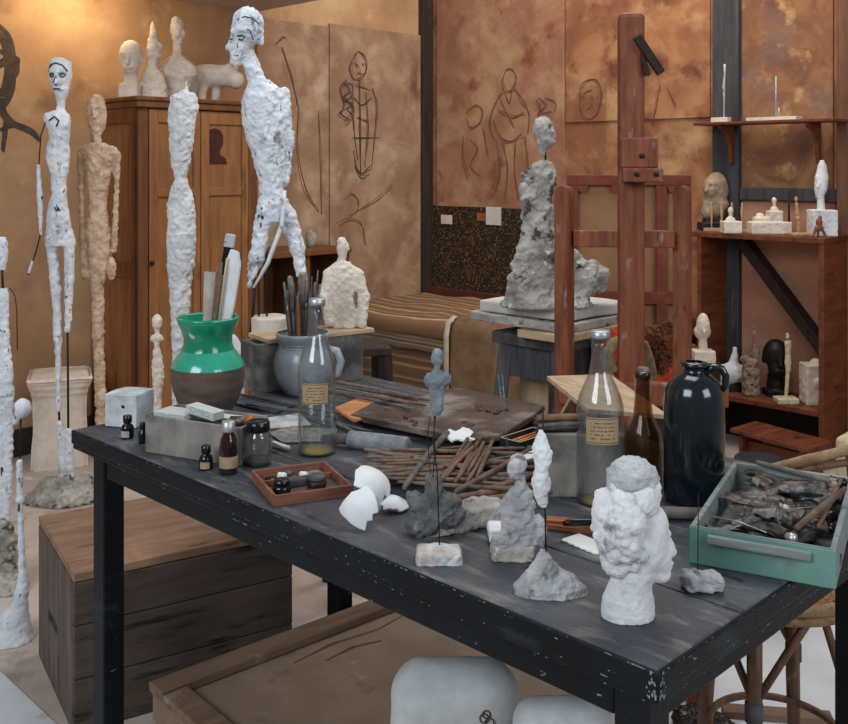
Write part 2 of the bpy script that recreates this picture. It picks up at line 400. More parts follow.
crate_side = mat('crate_side_wood', '#4f4640', '#6a5e55', 4, (6, 6, .8), rough=.85, bump=.3, bscale=24, speck=('#2a2523', 6, .57, .12, (4, 4, .8)))
crate_front = mat('crate_front_wood', '#4a3f38', '#64574e', 4, (.8, 6, 6), rough=.85, bump=.3, bscale=24, speck=('#231e1c', 6, .57, .12, (.8, 4, 6)))
old_board = mat('old_brown_board', '#7c6756', '#978271', 4, rough=.75, bump=.2, bscale=30, speck=('#5d4c40', 5, .62, .1), speck2=('#a8968a', 7, .64, .06))
old_board_d = mat('old_plank', '#6a5242', '#856b58', 5, (.8, 6, 6), rough=.85, bump=.3, bscale=30, speck=('#8d8074', 9, .63, .08))
pale_wood = mat('pale_wood', '#a58a6c', '#c7ad8c', 6, (1, 8, 8), rough=.75, bump=.15, bscale=30, speck=('#7c6248', 8, .62, .1, (1, 6, 6)))
pale_wood_v = mat('pale_wood_upright', '#a58f72', '#c3ab88', 6, (9, 9, .6), rough=.75, bump=.15, bscale=30, speck=('#83694a', 8, .62, .1, (6, 6, .6)))
stick_m = mat('stick_wood', '#4d3d34', '#77604f', 30, (1, 1, 1), rough=.7, bump=.3, speck=('#2c2019', 40, .58, .1))
stick_r = mat('stick_red_wood', '#5a4031', '#83614c', 30, rough=.7, bump=.3, speck=('#2c2019', 40, .58, .1))
stick_g = mat('stick_grey_wood', '#4a4744', '#77706a', 30, rough=.75, bump=.3, speck=('#2b2826', 40, .58, .1))
grey_box = mat('grey_painted_wood', '#6b6763', '#938e87', 6, (3, 3, 2), rough=.85, bump=.3, bscale=40, speck=('#4e4a48', 7, .56, .14), speck2=('#a5a19b', 12, .63, .06))
grey_dark = mat('grey_dark_wood', '#3a3c40', '#5a5b5d', 6, (6, 6, .8), rough=.8, bump=.3, bscale=30, speck=('#26272b', 8, .58, .1), speck2=('#77736e', 10, .64, .07))
glass = thin_glass('clear_glass', '#f6f8f8', .032)
glass_rod_m = thin_glass('smeared_glass', '#eef2f2', .22)
amber = thin_glass('amber_glass', '#c07c42', .02)
olive = thin_glass('olive_glass', '#d6c088', .02)
syrup = mat('amber_residue', '#8f7a3c', '#c19a3f', 20, rough=.3, bump=.2)
metal = mat('tin_cap', '#9aa0a4', '#bfc3c5', 40, rough=.4, bump=.1, metal=.7)
ink_m = mat('black_ink_glass', '#0c0e12', '#15181d', 20, rough=.12, bump=0)
black_lid = mat('black_bakelite', '#0d0e10', '#17181b', 20, rough=.18, bump=0)
jug_m = mat('blue_black_glaze', '#070c11', '#101b23', 10, rough=.13, bump=.12, bscale=40, coat=.6, speck=('#1a2b34', 26, .62, .08))
stoneware = mat('grey_blue_stoneware', '#858b91', '#a6abaf', 9, rough=.3, bump=.12, bscale=60, coat=.3, speck=('#4a525c', 26, .63, .06))
green_glaze = mat('green_glaze', '#0e7d5c', '#149a72', 8, rough=.16, bump=.12, bscale=30, coat=.6, speck=('#084632', 10, .6, .1), speck2=('#a3c7b5', 18, .70, .02))
green_light = mat('pale_green_glaze', '#2c9c80', '#3fae93', 10, rough=.15, bump=.1, bscale=30, coat=.6)
brown_clay = mat('raw_brown_clay', '#4f4039', '#6d5b50', 8, (2, 2, 5), rough=.75, bump=.2, bscale=40, speck=('#8b7b70', 20, .66, .05))
paper = mat('white_paper', '#c9c9c4', '#e2e2de', 6, rough=.85, bump=.1)
kraft = mat('kraft_label', '#8d7557', '#b39a77', 10, rough=.85, bump=.1)
red_box = mat('reddish_tray_wood', '#694031', '#8c5c46', 10, (1, 8, 8), rough=.6, bump=.2, bscale=40, speck=('#3a1d13', 12, .6, .1))
tray_paint = mat('turquoise_green_paint', '#57827a', '#6f988c', 7, rough=.6, bump=.25, bscale=60, speck=('#74777a', 8, .60, .08), speck2=('#2c4f4e', 12, .62, .07))
tray_wood = mat('tray_bare_edge', '#6d7777', '#929793', 10, (1, 8, 8), rough=.8, bump=.2, bscale=40, speck=('#4a7a73', 14, .6, .1))
tube_m = mat('crumpled_tube_tin', '#3a3836', '#6d6965', 30, rough=.32, bump=.5, bscale=120, metal=.65, speck=('#241f1c', 40, .52, .08), speck2=('#a8a5a2', 50, .64, .06))  # pale specks put glints of light into the tin colour
tube_dark = mat('blackened_tube_tin', '#1f1b19', '#3c3531', 30, rough=.4, bump=.5, bscale=120, metal=.5, speck=('#6a625c', 50, .6, .06))
leather = mat('brown_leather', '#6a3a22', '#8c5232', 30, rough=.5, bump=.3)
palette_m = mat('crusted_palette', '#3b2d27', '#5b483d', 10, rough=.7, bump=.8, bscale=50, speck=('#8d8175', 7, .50, .16), speck2=('#6e2f1c', 8, .64, .06))
palette_o = mat('orange_board', '#a3693f', '#c68a58', 8, (1, 6, 6), rough=.65, bump=.15, speck=('#3b2419', 22, .68, .03))
terracotta_m = mat('old_pink_wall', '#b3785e', '#cb9a7e', 3, rough=.85, bump=.3, bscale=8)
floor_m = mat('cement_floor', '#ab9f96', '#cdc0b5', 2.2, rough=.8, bump=.2, bscale=30, speck=('#978c84', 6, .6, .1), speck2=('#d6cec6', 14, .63, .08))
white_floor = mat('bright_floor_white', '#c3c6ca', '#dadde0', 3, rough=.7, bump=.1, speck=('#9a9da1', 5, .62, .1))
ceil_m = mat('grey_ceiling_board', '#bdb4b0', '#d0c8c3', 2, rough=.85, bump=.1)
wall_l = mat('ochre_wall', '#a07c5b', '#c8a882', 1.8, rough=.85, bump=.4, bscale=16, c3='#b48f6b', speck=('#cbaf88', 4, .6, .15), speck2=('#7c5a42', 2.3, .58, .14), bdist=.006)
panel_l = mat('brown_board_panel', '#8a6a55', '#b3977d', 3.2, rough=.8, bump=.35, bscale=20, c3='#9b7c65', speck=('#745040', 4.5, .55, .16, (1, 1, .6)), speck2=('#c4b09a', 3.0, .54, .2), detail=9, distort=.6)
wall_r = mat('rust_wall', '#7f5038', '#ac7b56', 3.0, rough=.85, bump=.4, bscale=16, c3='#956344', speck=('#c09a70', 3.6, .52, .2), speck2=('#6a3b2c', 4.6, .55, .14), bdist=.006, detail=9, distort=.8)
panel_r = mat('pink_brown_panel', '#8d6049', '#b08669', 3.0, rough=.8, bump=.35, bscale=20, c3='#9c6f56', speck=('#7a3d2c', 4.2, .58, .12), speck2=('#bd9a76', 2.8, .52, .2), detail=9, distort=.8)
panel_m = mat('blotched_panel', '#6a4636', '#99704c', 3.5, rough=.85, bump=.45, bscale=16, c3='#86593e', speck=('#6b6769', 2.6, .54, .26), speck2=('#b58f62', 7, .57, .1), detail=9, distort=1.4)  # grey specks carry the bluish haze reflected over this panel
timber_dark = mat('black_timber', '#231a16', '#40302a', 5, (6, 6, .6), rough=.8, bump=.4, bscale=20)
timber_haze = mat('haze_tinted_timber', '#2f3136', '#4a484a', 5, (6, 6, .6), rough=.75, bump=.4, bscale=20, speck=('#5e5047', 7, .58, .1, (3, 3, .5)))  # grey-blue tint paints a bluish reflected haze into the wood
timber_brown = mat('brown_timber', '#5a3a28', '#7b543b', 5, (6, 6, .8), rough=.8, bump=.4, bscale=20, speck=('#3a2419', 7, .58, .1))
charcoal = mat('charcoal_line', '#3a322d', '#574a42', 20, rough=.95, bump=0)
umber = mat('umber_line', '#643f30', '#74503e', 20, rough=.95, bump=0)
fibre = mat('flecked_fibre', '#1d130c', '#2f2014', 40, rough=.95, bump=.5, bscale=150, speck=('#8a6a42', 110, .56, .06), speck2=('#5a4126', 12, .6, .1))
blanket = mat('brown_blanket', '#6b543e', '#85694d', 12, rough=.95, bump=.4, bscale=300, speck=('#47352a', 6, .6, .12))
trim_white = mat('off_white_tape', '#b8ab97', '#cfc3b0', 20, rough=.9, bump=.2)
ticking_a = stripes('bolster_stripes', [(0, '#7f6146'), (.3, '#8a6a4c'), (.36, '#d2bb9a'), (.42, '#846548'), (.6, '#76593f'), (.78, '#88684a'), (.84, '#bb9f7b'), (.9, '#7f6146')], 5.5, 'Y')
ticking_b = stripes('quilt_stripes', [(0, '#7d6a55'), (.2, '#8e7b65'), (.3, '#4f3e30'), (.4, '#93806a'), (.6, '#6f5b47'), (.75, '#a28f77'), (.9, '#5a4838')], 18, 'Z')
ticking_c = stripes('mattress_stripes', [(0, '#6b513c'), (.25, '#775a41'), (.33, '#b08e62'), (.42, '#71553d'), (.6, '#634936'), (.7, '#9b7b51'), (.8, '#6b513c')], 9, 'Z')
red_cloth = mat('red_cloth', '#8a2410', '#b23a18', 9, rough=.9, bump=.4, bscale=200)
dried = mat('dried_plant', '#4d2a1a', '#7a4426', 30, rough=.95, bump=.5)
rope_m = mat('old_rope', '#7c6849', '#a08a66', 60, rough=.95, bump=.6)
wicker = mat('cane', '#84664a', '#a98a66', 40, rough=.6, bump=.5, speck=('#5a422e', 60, .57, .08))
cane_seat = mat('woven_cane', '#8a5f38', '#b3814e', 60, rough=.65, bump=.9, bscale=170, speck=('#3a2414', 130, .56, .05))
bamboo = mat('brown_bamboo', '#53382a', '#7a5942', 12, (6, 6, .7), rough=.5, bump=.3, speck=('#a08b78', 20, .64, .06))
disc_m = mat('dark_blue_enamel', '#16222d', '#25333f', 10, rough=.35, bump=.1)
canvas_back = mat('brown_linen', '#8a6142', '#9c7352', 5, rough=.95, bump=.3, bscale=250)
stretcher = mat('stretcher_red_wood', '#5c2312', '#7b3720', 7, (3, 3, 3), rough=.6, bump=.2)
bristle = mat('grey_bristle', '#6f6a63', '#98928a', 60, rough=.9, bump=.6)
orange_m = mat('orange_plastic', '#b4601f', rough=.4, bump=0)
print_label = print_mat('printed_label', '#b39a77', '#4a3a2a', 7, 16, .46)
print_green = print_mat('printed_green_carton', '#c9d0ce', '#3f8d80', 4, 12, .45)
print_card = print_mat('printed_card', '#c8c2b6', '#5d554b', 5, 9, .5)

# ================================================================== the setting
fl = MB()
fl.box(-4.2, 4.2, 0.1, 8.0, -.08, 0, 0); tag(fl.build('floor', floor_m), 'grey worn cement floor of the studio', 'floor', kind='structure')
# left wall runs from the corner back towards the left of the camera
def wall_thing(name, label, loc, rz): return tag(thing(name, label, 'wall', loc, rz), kind='structure')
wl = wall_thing('wall_left', 'ochre plastered wall behind the wardrobe and tall figures', (CO[0], CO[1], 0), AV)     # local x away, y into the wall
m = MB(); m.box(-4.6, .12, 0, .12, 0, 3.3, 0); m.build('plaster', wall_l, wl)
def lx(u, off=0): return -WL(u, off)[1]
def lz(u, v, off=0): return WLp(u, v, off).z
x0, x1, x2 = lx(255), lx(327), lx(424)
m = MB(); m.box(x0, x1 - .004, -.022, 0, .3, lz(290, 22), .002); m.build('panel', panel_l, wl)
m = MB(); m.box(x1 + .004, x2, -.022, 0, .3, lz(375, 30), .002); m.build('panel', panel_l, wl)
m = MB(); m.box(-4.6, .0, -.02, 0, 0, .12, .003); m.build('skirting', mat('dark_skirting', '#2f2a28', '#443c38', 6, rough=.8), wl)
wr = wall_thing('wall_right', 'rust brown plastered wall behind the easel and open cabinet', (CO[0], CO[1], 0), AU)  # local x nearer, y into the wall
m = MB(); m.box(-.12, 4.3, 0, .12, 0, 3.3, 0); m.build('plaster', wall_r, wr)
def rx(u, off=0): return WR(u, off)[1]
m = MB(); m.box(.09, rx(566) - .004, -.014, 0, WRp(500, 208).z, 3.0, .002); m.build('panel', panel_r, wr)
m = MB(); m.box(rx(566) + .004, rx(711), -.012, 0, WRp(640, 121).z + .006, 3.0, .002); m.build('panel', wall_r, wr)
m = MB(); m.box(rx(739), rx(834), -.012, 0, WRp(790, 190).z, 3.0, .002); m.build('panel', panel_m, wr)
m = MB(); m.box(rx(706), rx(836), -.01, 0, .1, WRp(790, 196).z, .002); m.build('panel', terracotta_m, wr)
# marks drawn on the walls: plain figures in charcoal
def strokes(parent, side, off, nrm, lines, mt, name='charcoal_drawing'):
    mb = MB(); jit = random.Random(len(lines)); lines = [(w * (.75 if c else 1) * (.62 if name == 'charcoal_drawing' else .7), [(u + jit.uniform(-1, 1) * c * 1.1, v + jit.uniform(-1, 1) * c * 1.4) for u, v in p]) for w, p in lines for c in (0, 1, 2)]
    for w, pts in lines:
        P = []
        for u, v in pts:
            if side == 'L': t = WL(u, off)[1]; P.append((-t, -off, WLp(u, v, off).z))
            else: t = WR(u, off)[1]; P.append((t, -off, WRp(u, v, off).z))
        Q = []                                                   # round the corners off
        for i in range(len(P) - 1):
            a, b, c, d = (Vector(P[max(i - 1, 0)]), Vector(P[i]), Vector(P[i + 1]), Vector(P[min(i + 2, len(P) - 1)]))
            for k in range(5):
                q = k / 5; Q.append(.5 * ((2 * b) + (c - a) * q + (2 * a - 5 * b + 4 * c - d) * q * q + (3 * b - a - 3 * c + d) * q ** 3))
        Q.append(Vector(P[-1])); n = len(Q)
        mb.ribbon(Q, [w * .005 * (.55 + .45 * math.sin(math.pi * (i + .5) / n)) for i in range(n)], (0, -1, 0), .0015)
    return mb.build(name, mt, parent)
strokes(wl, 'L', .001, None, [(w * 2.3, p) for w, p in [
    (4, [(-12, 18), (0, 27), (9, 38), (13, 58), (11, 84), (4, 104), (-8, 116)]), (3, [(11, 68), (17, 58), (16, 70), (12, 84)]),
    (4, [(2, 98), (4, 112), (14, 124), (30, 131), (40, 141)]), (3, [(0, 130), (14, 125), (26, 130)]), (2.5, [(0, 50), (6, 56), (2, 62)]),
    (4, [(-14, 60), (-2, 64), (8, 60)]), (3, [(-10, 84), (0, 90)]), (5, [(-6, 30), (6, 44), (8, 70), (2, 96)]), (3, [(4, 108), (6, 122), (3, 150)]), (3, [(-4, 34), (4, 46), (6, 66)]), (3, [(8, 36), (12, 60), (8, 88)])]], charcoal)
strokes(wl, 'L', .023, None, [
    (2, [(353, 60), (350, 68), (353, 78), (360, 80), (366, 72), (365, 60), (358, 52), (353, 60)]), (2, [(360, 80), (360, 130), (361, 175)]),
    (2, [(347, 80), (340, 90), (344, 104), (341, 115)]), (1.6, [(352, 92), (345, 98), (354, 108), (344, 122)]), (2, [(372, 88), (376, 108), (374, 140), (372, 168)]),
    (2, [(343, 86), (352, 84), (352, 96), (344, 100)]), (1.8, [(354, 150), (356, 170), (362, 178), (370, 174)]), (1.5, [(347, 110), (352, 118), (346, 126)]),
    (1.6, [(352, 138), (378, 138)]), (2, [(356, 64), (358, 66)]), (2, [(362, 64), (364, 66)]), (1.6, [(357, 74), (362, 74)]), (2.4, [(344, 84), (350, 92), (342, 98), (352, 106), (340, 112), (350, 120)]), (1.6, [(366, 92), (368, 130), (364, 165)]), (1.6, [(352, 92), (354, 130), (358, 160)]), (3, [(356, 168), (362, 174), (370, 166)]), (1.4, [(354, 98), (362, 106), (372, 98)]), (1.4, [(356, 118), (368, 122)]), (1.6, [(355, 86), (370, 90)])], charcoal)
strokes(wl, 'L', .023, None, [
    (2, [(276, 44), (284, 38), (286, 38)]), (1.8, [(282, 48), (292, 80), (299, 108)]), (1.6, [(299, 108), (298, 150), (306, 190), (318, 212)]),
    (1.5, [(318, 110), (320, 160), (322, 214)]), (1.4, [(345, 200), (352, 194), (358, 200), (357, 212), (350, 216)]), (1.6, [(338, 226), (350, 220), (362, 226), (366, 245)]),
    (1.5, [(356, 212), (376, 202), (392, 186)])], umber)
strokes(wr, 'R', .015, None, [
    (2, [(502, 80), (507, 70), (513, 70), (516, 80), (512, 90), (505, 92), (502, 80)]), (2.4, [(504, 92), (495, 104), (490, 122), (494, 140)]),
    (2.4, [(514, 90), (523, 100), (529, 116), (528, 134)]), (1.8, [(496, 140), (500, 170), (494, 196)]), (1.8, [(524, 136), (528, 168), (522, 196)]),
    (1.6, [(468, 112), (474, 106), (482, 110), (480, 124), (470, 128), (466, 118)]), (1.6, [(464, 134), (462, 160), (468, 180)]), (1.6, [(484, 130), (488, 156)]),
    (1.5, [(536, 100), (540, 106), (538, 118)]), (1.5, [(546, 98), (556, 104), (554, 112)]), (1.5, [(498, 112), (512, 118), (524, 112)]), (2, [(494, 120), (500, 136), (510, 142), (522, 134)]), (1.8, [(505, 92), (509, 104), (512, 92)]), (1.6, [(502, 142), (508, 170), (504, 200)]), (1.6, [(516, 140), (514, 170), (518, 200)]), (1.4, [(470, 140), (478, 150), (470, 166), (480, 176)]), (1.6, [(538, 98), (546, 106), (538, 114), (552, 112)]), (1.6, [(500, 100), (514, 128)])], umber)
strokes(wr, 'R', .013, None, [
    (1.8, [(580, 92), (582, 84), (592, 80), (600, 86), (602, 100), (596, 116), (586, 118), (580, 106), (580, 92)]), (1.4, [(586, 92), (592, 90)]), (1.4, [(592, 96), (592, 104), (588, 108)]),
    (1.6, [(660, 84), (656, 110), (652, 124)]), (1.5, [(668, 88), (676, 108)])], umber)
# timbers
m = MB(); m.box(-.09, .0, -.05, .0, 0, 3.2, .006); tag(m.build('trim_1', timber_dark), 'dark upright timber in the corner of the room', 'timber post', kind='structure')
o = bpy.data.objects['trim_1']; o.location = (CO[0], CO[1], 0); o.rotation_euler.z = AV
def rtrim(n, u0, u1, v0, v1, dep, mt, z0=None, z1=None, label=''):
    a, b = rx(u0, dep), rx(u1, dep)
    m = MB(); m.box(a, b, -dep, 0, z0 if z0 is not None else WRp((u0 + u1) / 2, v1).z, z1 if z1 is not None else WRp((u0 + u1) / 2, v0).z, .006)
    o = m.build(n, mt); o.location = (CO[0], CO[1], 0); o.rotation_euler.z = AU
    return tag(o, label, 'timber', kind='structure')
rtrim('trim_2', 712, 738, 0, 0, .05, timber_haze, 0, 3.2, 'upright timber tinted grey blue for a reflected haze, behind the wall shelf')
rtrim('trim_3', 836, 862, 0, 0, .05, timber_brown, 0, 3.2, 'brown upright timber beside the wall shelf at the picture edge')
rtrim('trim_4', 739, 836, 188, 201, .045, timber_haze, None, None, 'horizontal timber rail running between the two upright timbers')
m = MB(); a = rx(748); z_ = WRp(748, 240).z; b = rx(832); zb = WRp(832, 352).z
m.bar((a, -.026, z_), (b, -.026, zb), .05, .13, .005, up=(0, 1, 0)); o = m.build('trim_5', timber_dark); o.location = (CO[0], CO[1], 0); o.rotation_euler.z = AU
tag(o, 'dark slanting timber brace seen through the open cabinet', 'timber brace', kind='structure')
# low ceiling of the loft over the wardrobe
p, t = WL(258, 0)
m = MB(); m.box(-t - 2.6, -t, -.95, 0, 2.155, 2.21, .004); o = m.build('ceiling', ceil_m); o.location = (CO[0], CO[1], 0); o.rotation_euler.z = AV
tag(o, 'grey underside of the loft above the wardrobe', 'ceiling', kind='structure')

# ================================================================== furniture
# --- big table: local x along the long side, y towards the back
tb = thing('work_table', 'long dark blue painted wooden work table with a worn slate top', 'table', (*TA, 0), AU)
LT, WT = 1.418, .80
m = MB()
for k in range(4):
    y0 = WT * k / 4; m.box(0, LT, y0 + (.0012 if k else 0), y0 + WT / 4 - .0012, .7205, .75, .004)
m.cut(0); m.build('table_top', [tabletop_m], tb)
m = MB(); e_ = .003
for a in ((-e_, LT + e_, -e_, .004), (-e_, LT + e_, WT - .004, WT + e_), (-e_, .004, 0, WT), (LT - .004, LT + e_, 0, WT)): m.box(*a, .7195, .7485, .003)
m.build('edge_band', tableedge_m, tb)
m = MB(); m.box(.0, LT, .0, WT, .709, .7205, .002); m.build('under_board', tableedge_m, tb)
for a in ((.08, LT - .08, .034, .056), (.08, LT - .08, .675, .697), (.034, .056, .08, .67), (LT - .056, LT - .034, .08, .67)):
    m = MB(); m.box(*a, .655, .709, .003); m.build('apron', tableedge_m, tb)
for x in (.03, LT - .078):
    for y in (.03, .672):
        m = MB(); m.box(x, x + .048, y, y + .048, 0, .709, .004); m.build('leg', tableedge_m, tb)

# chipped pale paint along the table's edges
m = MB(); rg = random.Random(5)
for i in range(210):
    side = i % 3; l = rg.uniform(.0008, .0035) * (2.6 if rg.random() < .12 else 1); h_ = rg.uniform(.0004, .0013); z = rg.choice([.7475, .7475, .7475, .712, .7205, rg.uniform(.712, .748)])
    if side < 2: t = LT * rg.random() ** (.8 if side else 1); P = lambda s_, q: (t + s_, -e_ - .0006, z + q)
    else: t = WT * (1 - rg.random() ** .7) if rg.random() < .4 else WT * rg.random() * .75; P = lambda s_, q: (LT + e_ + .0006, t + s_, z + q)
    k = rg.randint(5, 7); pts = [P(l * math.cos(2 * math.pi * j / k) * rg.uniform(.6, 1), h_ * math.sin(2 * math.pi * j / k) * rg.uniform(.5, 1)) for j in range(k)]
    m.quad(pts if side < 2 else pts)
for i in range(16):                                       # the battered front corner
    z = rg.uniform(.712, .750); t = rg.uniform(0, .012); r = rg.uniform(.0006, .0022)
    for P in (lambda a_, q: (LT - t + a_, -e_ - .0007, z + q), lambda a_, q: (LT + e_ + .0007, t + a_, z + q)):
        m.quad([P(r * math.cos(2 * math.pi * j / 6) * rg.uniform(.6, 1.2), r * 1.4 * math.sin(2 * math.pi * j / 6) * rg.uniform(.6, 1.2)) for j in range(6)])
tag(m.build('paint_chips', mat('chipped_pale_paint', '#5e6c74', '#8d989c', 60, rough=.7, bump=0), tb), 'pale chips in the dark paint along the table edges', kind='stuff')
# --- wardrobe: local x along the wall, y towards the wall
off = .45; p, t = WL(139, off); pr, tr = WL(257, off); W = t - tr
wd = thing('wardrobe', 'tall brown wooden wardrobe with panelled doors against the ochre wall', 'wardrobe', p, AV)
ZT = H - (96 - HZ) / F * p.y
m = MB(); m.box(0, W, .016, .40, .04, ZT - .05, .004); m.build('carcass', wardrobe_m, wd)
m = MB(); m.box(-.02, W + .02, -.02, .41, ZT - .05, ZT - .02, .006); m.box(-.03, W + .03, -.03, .42, ZT - .02, ZT, .006); m.build('cornice', wardrobe_d, wd)
m = MB(); m.box(-.012, W + .012, -.006, .405, 0, .09, .005); m.build('plinth', wardrobe_d, wd)
m = MB()
for a in ((0, .045, 0, .4), ): pass
m.box(-.012, .045, 0, .016, .09, ZT - .05, .003); m.box(W - .05, W + .005, 0, .016, .09, ZT - .05, .003); m.build('front_stile', wardrobe_d, wd)
m = MB()
for z0, z1 in ((.09, .16), (.80, .87), (ZT - .12, ZT - .05)): m.box(-.012, 0, .05, .35, z0, z1, .003)
m.box(-.012, 0, 0, .05, .09, ZT - .05, .003); m.box(-.012, 0, .35, .40, .09, ZT - .05, .003); m.build('side_frame', wardrobe_d, wd)
dx = [.047, .047 + (W - .1) / 2, W - .052]; zr = H - (192 - HZ) / F * 4.55
doors = []
for k in (0, 1):
    a, b = dx[k] + .002, dx[k + 1] - .002
    m = MB(); m.box(a + .03, b - .03, .006, .014, .1, ZT - .06, 0)
    dpan = m.build('door', wardrobe_m, wd); doors.append(dpan)
    m = MB()
    m.box(a, a + .045, -.004, .016, .1, ZT - .055, .002); m.box(b - .035, b, -.004, .016, .1, ZT - .055, .002)
    for z0, z1 in ((.1, .17), (zr - .02, zr + .02), (ZT - .115, ZT - .055)): m.box(a + .045, b - .035, -.003, .016, z0, z1, .002)
    m.build('door_frame', wardrobe_d if 0 else wardrobe_m, dpan)
m = MB(); m.lathe([(0, .012), (.010, .010), (.012, .004), (.005, 0), (.005, -.006)], 14, 0, Matrix.Translation((dx[0] + .012, -.006, H - (264 - HZ) / F * p.y)) @ Matrix.Rotation(math.pi / 2, 4, 'X'))
m.build('knob', iron, doors[0])
pu = WL(214, off)[0]; xq = (pu - p).dot(Vector((VX, VY, 0))); sq_ = pu.y / F; zq = H - (150 - HZ) / F * pu.y
m = MB(); m.prism([(xq + a * sq_ * 1.25, zq + b * sq_) for a, b in [(-12, -14), (-11, -9), (-5, -5), (-5, 0), (-8, 6), (-8, 14), (-4, 20), (1, 22), (6, 20), (9, 14), (9, 6), (6, 0), (6, -5), (11, -8), (13, -14)]], 0, .002, 0,
                  Matrix(((1, 0, 0, 0), (0, 0, 1, .003), (0, 1, 0, 0), (0, 0, 0, 1))))
tag(m.build('painted_head', mat('dark_red_paint', '#2a120c', '#4a2015', 40, rough=.6), doors[1]), 'dark head shape painted on the door panel')

# --- low shelf unit behind the walking figure
off = .36; pa, ta = WL(262, off); pb, tb_ = WL(352, off)
lc = thing('low_shelf_unit', 'low dark open shelf unit behind the striding plaster figure', 'shelf unit', pa, AV); w_ = ta - tb_; zt = H - (254 - HZ) / F * pa.y
m = MB(); m.box(0, w_, 0, .33, zt - .03, zt, .004); m.build('top_board', wardrobe_d, lc)
for x in (0, w_ * .5, w_ - .025):
    m = MB(); m.box(x, x + .025, .02, .33, 0, zt - .03, .003); m.build('upright', wardrobe_d, lc)
for z in (.06, .42):
    m = MB(); m.box(.025, w_ - .025, .02, .33, z, z + .022, .003); m.build('shelf', wardrobe_d, lc)
m = MB(); m.box(.0, w_, .318, .33, .06, zt - .03, 0); m.build('back_panel', wardrobe_d, lc)

# --- bed along the right wall
bd = thing('bed', 'low bed with striped mattresses in the corner of the room', 'bed', (CO[0], CO[1], 0), AU)   # x along the wall, -y into the room
def cushion(x0, x1, y0, y1, z0, z1, name, mt, bev, wave, seed):
    m = MB(); m.box(x0, x1, y0, y1, z0, z1, bev, seg=5); b = m.bm
    bmesh.ops.subdivide_edges(b, edges=[e for e in b.edges if e.calc_length() > .3], cuts=18, use_grid_fill=True)
    bmesh.ops.subdivide_edges(b, edges=[e for e in b.edges if e.calc_length() > .3], cuts=8, use_grid_fill=True)
    for v in b.verts:
        q = vnoise(np.array([[v.co.x * 4, v.co.y * 4, v.co.z * 6]]), seed)[0]; q2 = vnoise(np.array([[v.co.x * 11, v.co.y * 3, 2.]]), seed + 3)[0]
        v.co.z += wave * (q + .35 * q2); v.co.y += wave * .7 * q2
    o = m.build(name, mt, bd, True); return o
cushion(.04, 1.98, -.86, -.05, .10, .335, 'mattress', ticking_c, .035, .006, 3)
cushion(.04, 1.97, -.88, -.06, .335, .425, 'folded_quilt', ticking_b, .035, .018, 5)
cushion(.03, 1.95, -.885, -.05, .415, .515, 'top_mattress', ticking_a, .045, .018, 9)
for x in (.03, 1.9):
    for y in (-.84, -.12):
        m = MB(); m.box(x, x + .05, y, y + .05, 0, .12, .004); m.build('leg', timber_dark, bd)
m = MB(); m.box(.0, 1.98, -.05, -.022, .30, .545, .006); m.build('wall_rail', mat('rail_red_wood', '#4a2316', '#613121', 6, rough=.6), bd)
# brown blanket hanging over the end of the bed, with a white taped edge
def drape(name, label, cat, x0, x1, mt):
    rows = []; b = bmesh.new(); nx, ns = 44, 40
    for i in range(nx + 1):
        x = x0 + (x1 - x0) * i / nx; col = []
        for j in range(ns + 1):
            s_ = j / ns * 1.20
            if s_ < .62: y, z = -.22 - s_, .545
            elif s_ < .72: a = (s_ - .62) / .10 * math.pi / 2; y, z = -.84 - .065 * math.sin(a), .545 - .065 * (1 - math.cos(a))
            else: y, z = -.905, .48 - (s_ - .72) * .92
            f = min(1, max(0, (s_ - .6) / .3)); q = vnoise(np.array([[x * 9, s_ * 2.2, 1.]]), 4)[0]; q2 = vnoise(np.array([[x * 22, s_ * 1.5, 4.]]), 8)[0]
            y -= f * (.022 * q + .012 * q2) + f * .012; z += (1 - f) * .008 * q
            g = math.exp(-((x - (x0 + .34 - .16 * (s_ - .7))) / .035) ** 2); y -= f * .035 * g      # one deep fold
            col.append(b.verts.new((x, y, z)))
        rows.append(col)
    for p_, q_ in zip(rows, rows[1:]):
        for j in range(ns): b.faces.new((p_[j], q_[j], q_[j + 1], p_[j + 1]))
    bmesh.ops.recalc_face_normals(b, faces=b.faces)
    m = MB(); m._merge(b, 0, None, True); o = m.build(name, mt); o.location = (CO[0], CO[1], 0); o.rotation_euler.z = AU
    md = o.modifiers.new('thick', 'SOLIDIFY'); md.thickness = .008; md.offset = 1
    tag(o, label, cat); return o
bl = drape('blanket', 'brown wool blanket hanging over the side of the bed', 'blanket', 1.06, 1.90, blanket)
m = MB(); m.tube([(1.055, -.88, .552), (1.052, -.925, .525), (1.052, -.94, .46), (1.055, -.94, .12)], .019, 8, sq=.3); tag(m.build('edge_tape', trim_white, bl), 'off white tape along the blanket edge')
# flecked hanging behind the bed
hg = thing('fibre_hanging', 'dark flecked fibre cloth hanging on the wall above the bed', 'wall hanging', (CO[0], CO[1], 0), AU)
m = MB(); m.box(.03, rx(528), -.014, -.004, .5, WRp(480, 209).z + .01, .002); m.build('cloth', fibre, hg)
def note(label, u0, u1, v0, v1, mt):
    a, b = rx(u0, .02), rx(u1, .02); m = MB(); m.box(a, b, -.021, -.018, WRp((u0 + u1) / 2, v1, .02).z, WRp((u0 + u1) / 2, v0, .02).z, .0005)
    o = m.build('paper_note', mt); o.location = (CO[0], CO[1], 0); o.rotation_euler.z = AU; tag(o, label, 'paper note', 'notes pinned above the bed')
note('larger white paper note with a pinkish square pinned on the flecked hanging', 486, 501, 207, 225, paper)
note('small pale note pinned at the left on the flecked hanging', 441, 452, 215, 224, plaster_warm)
note('small rusty red note pinned beside the white paper', 477, 486, 213, 221, mat('rust_paper', '#8a4a2a', '#a3603a', 20))

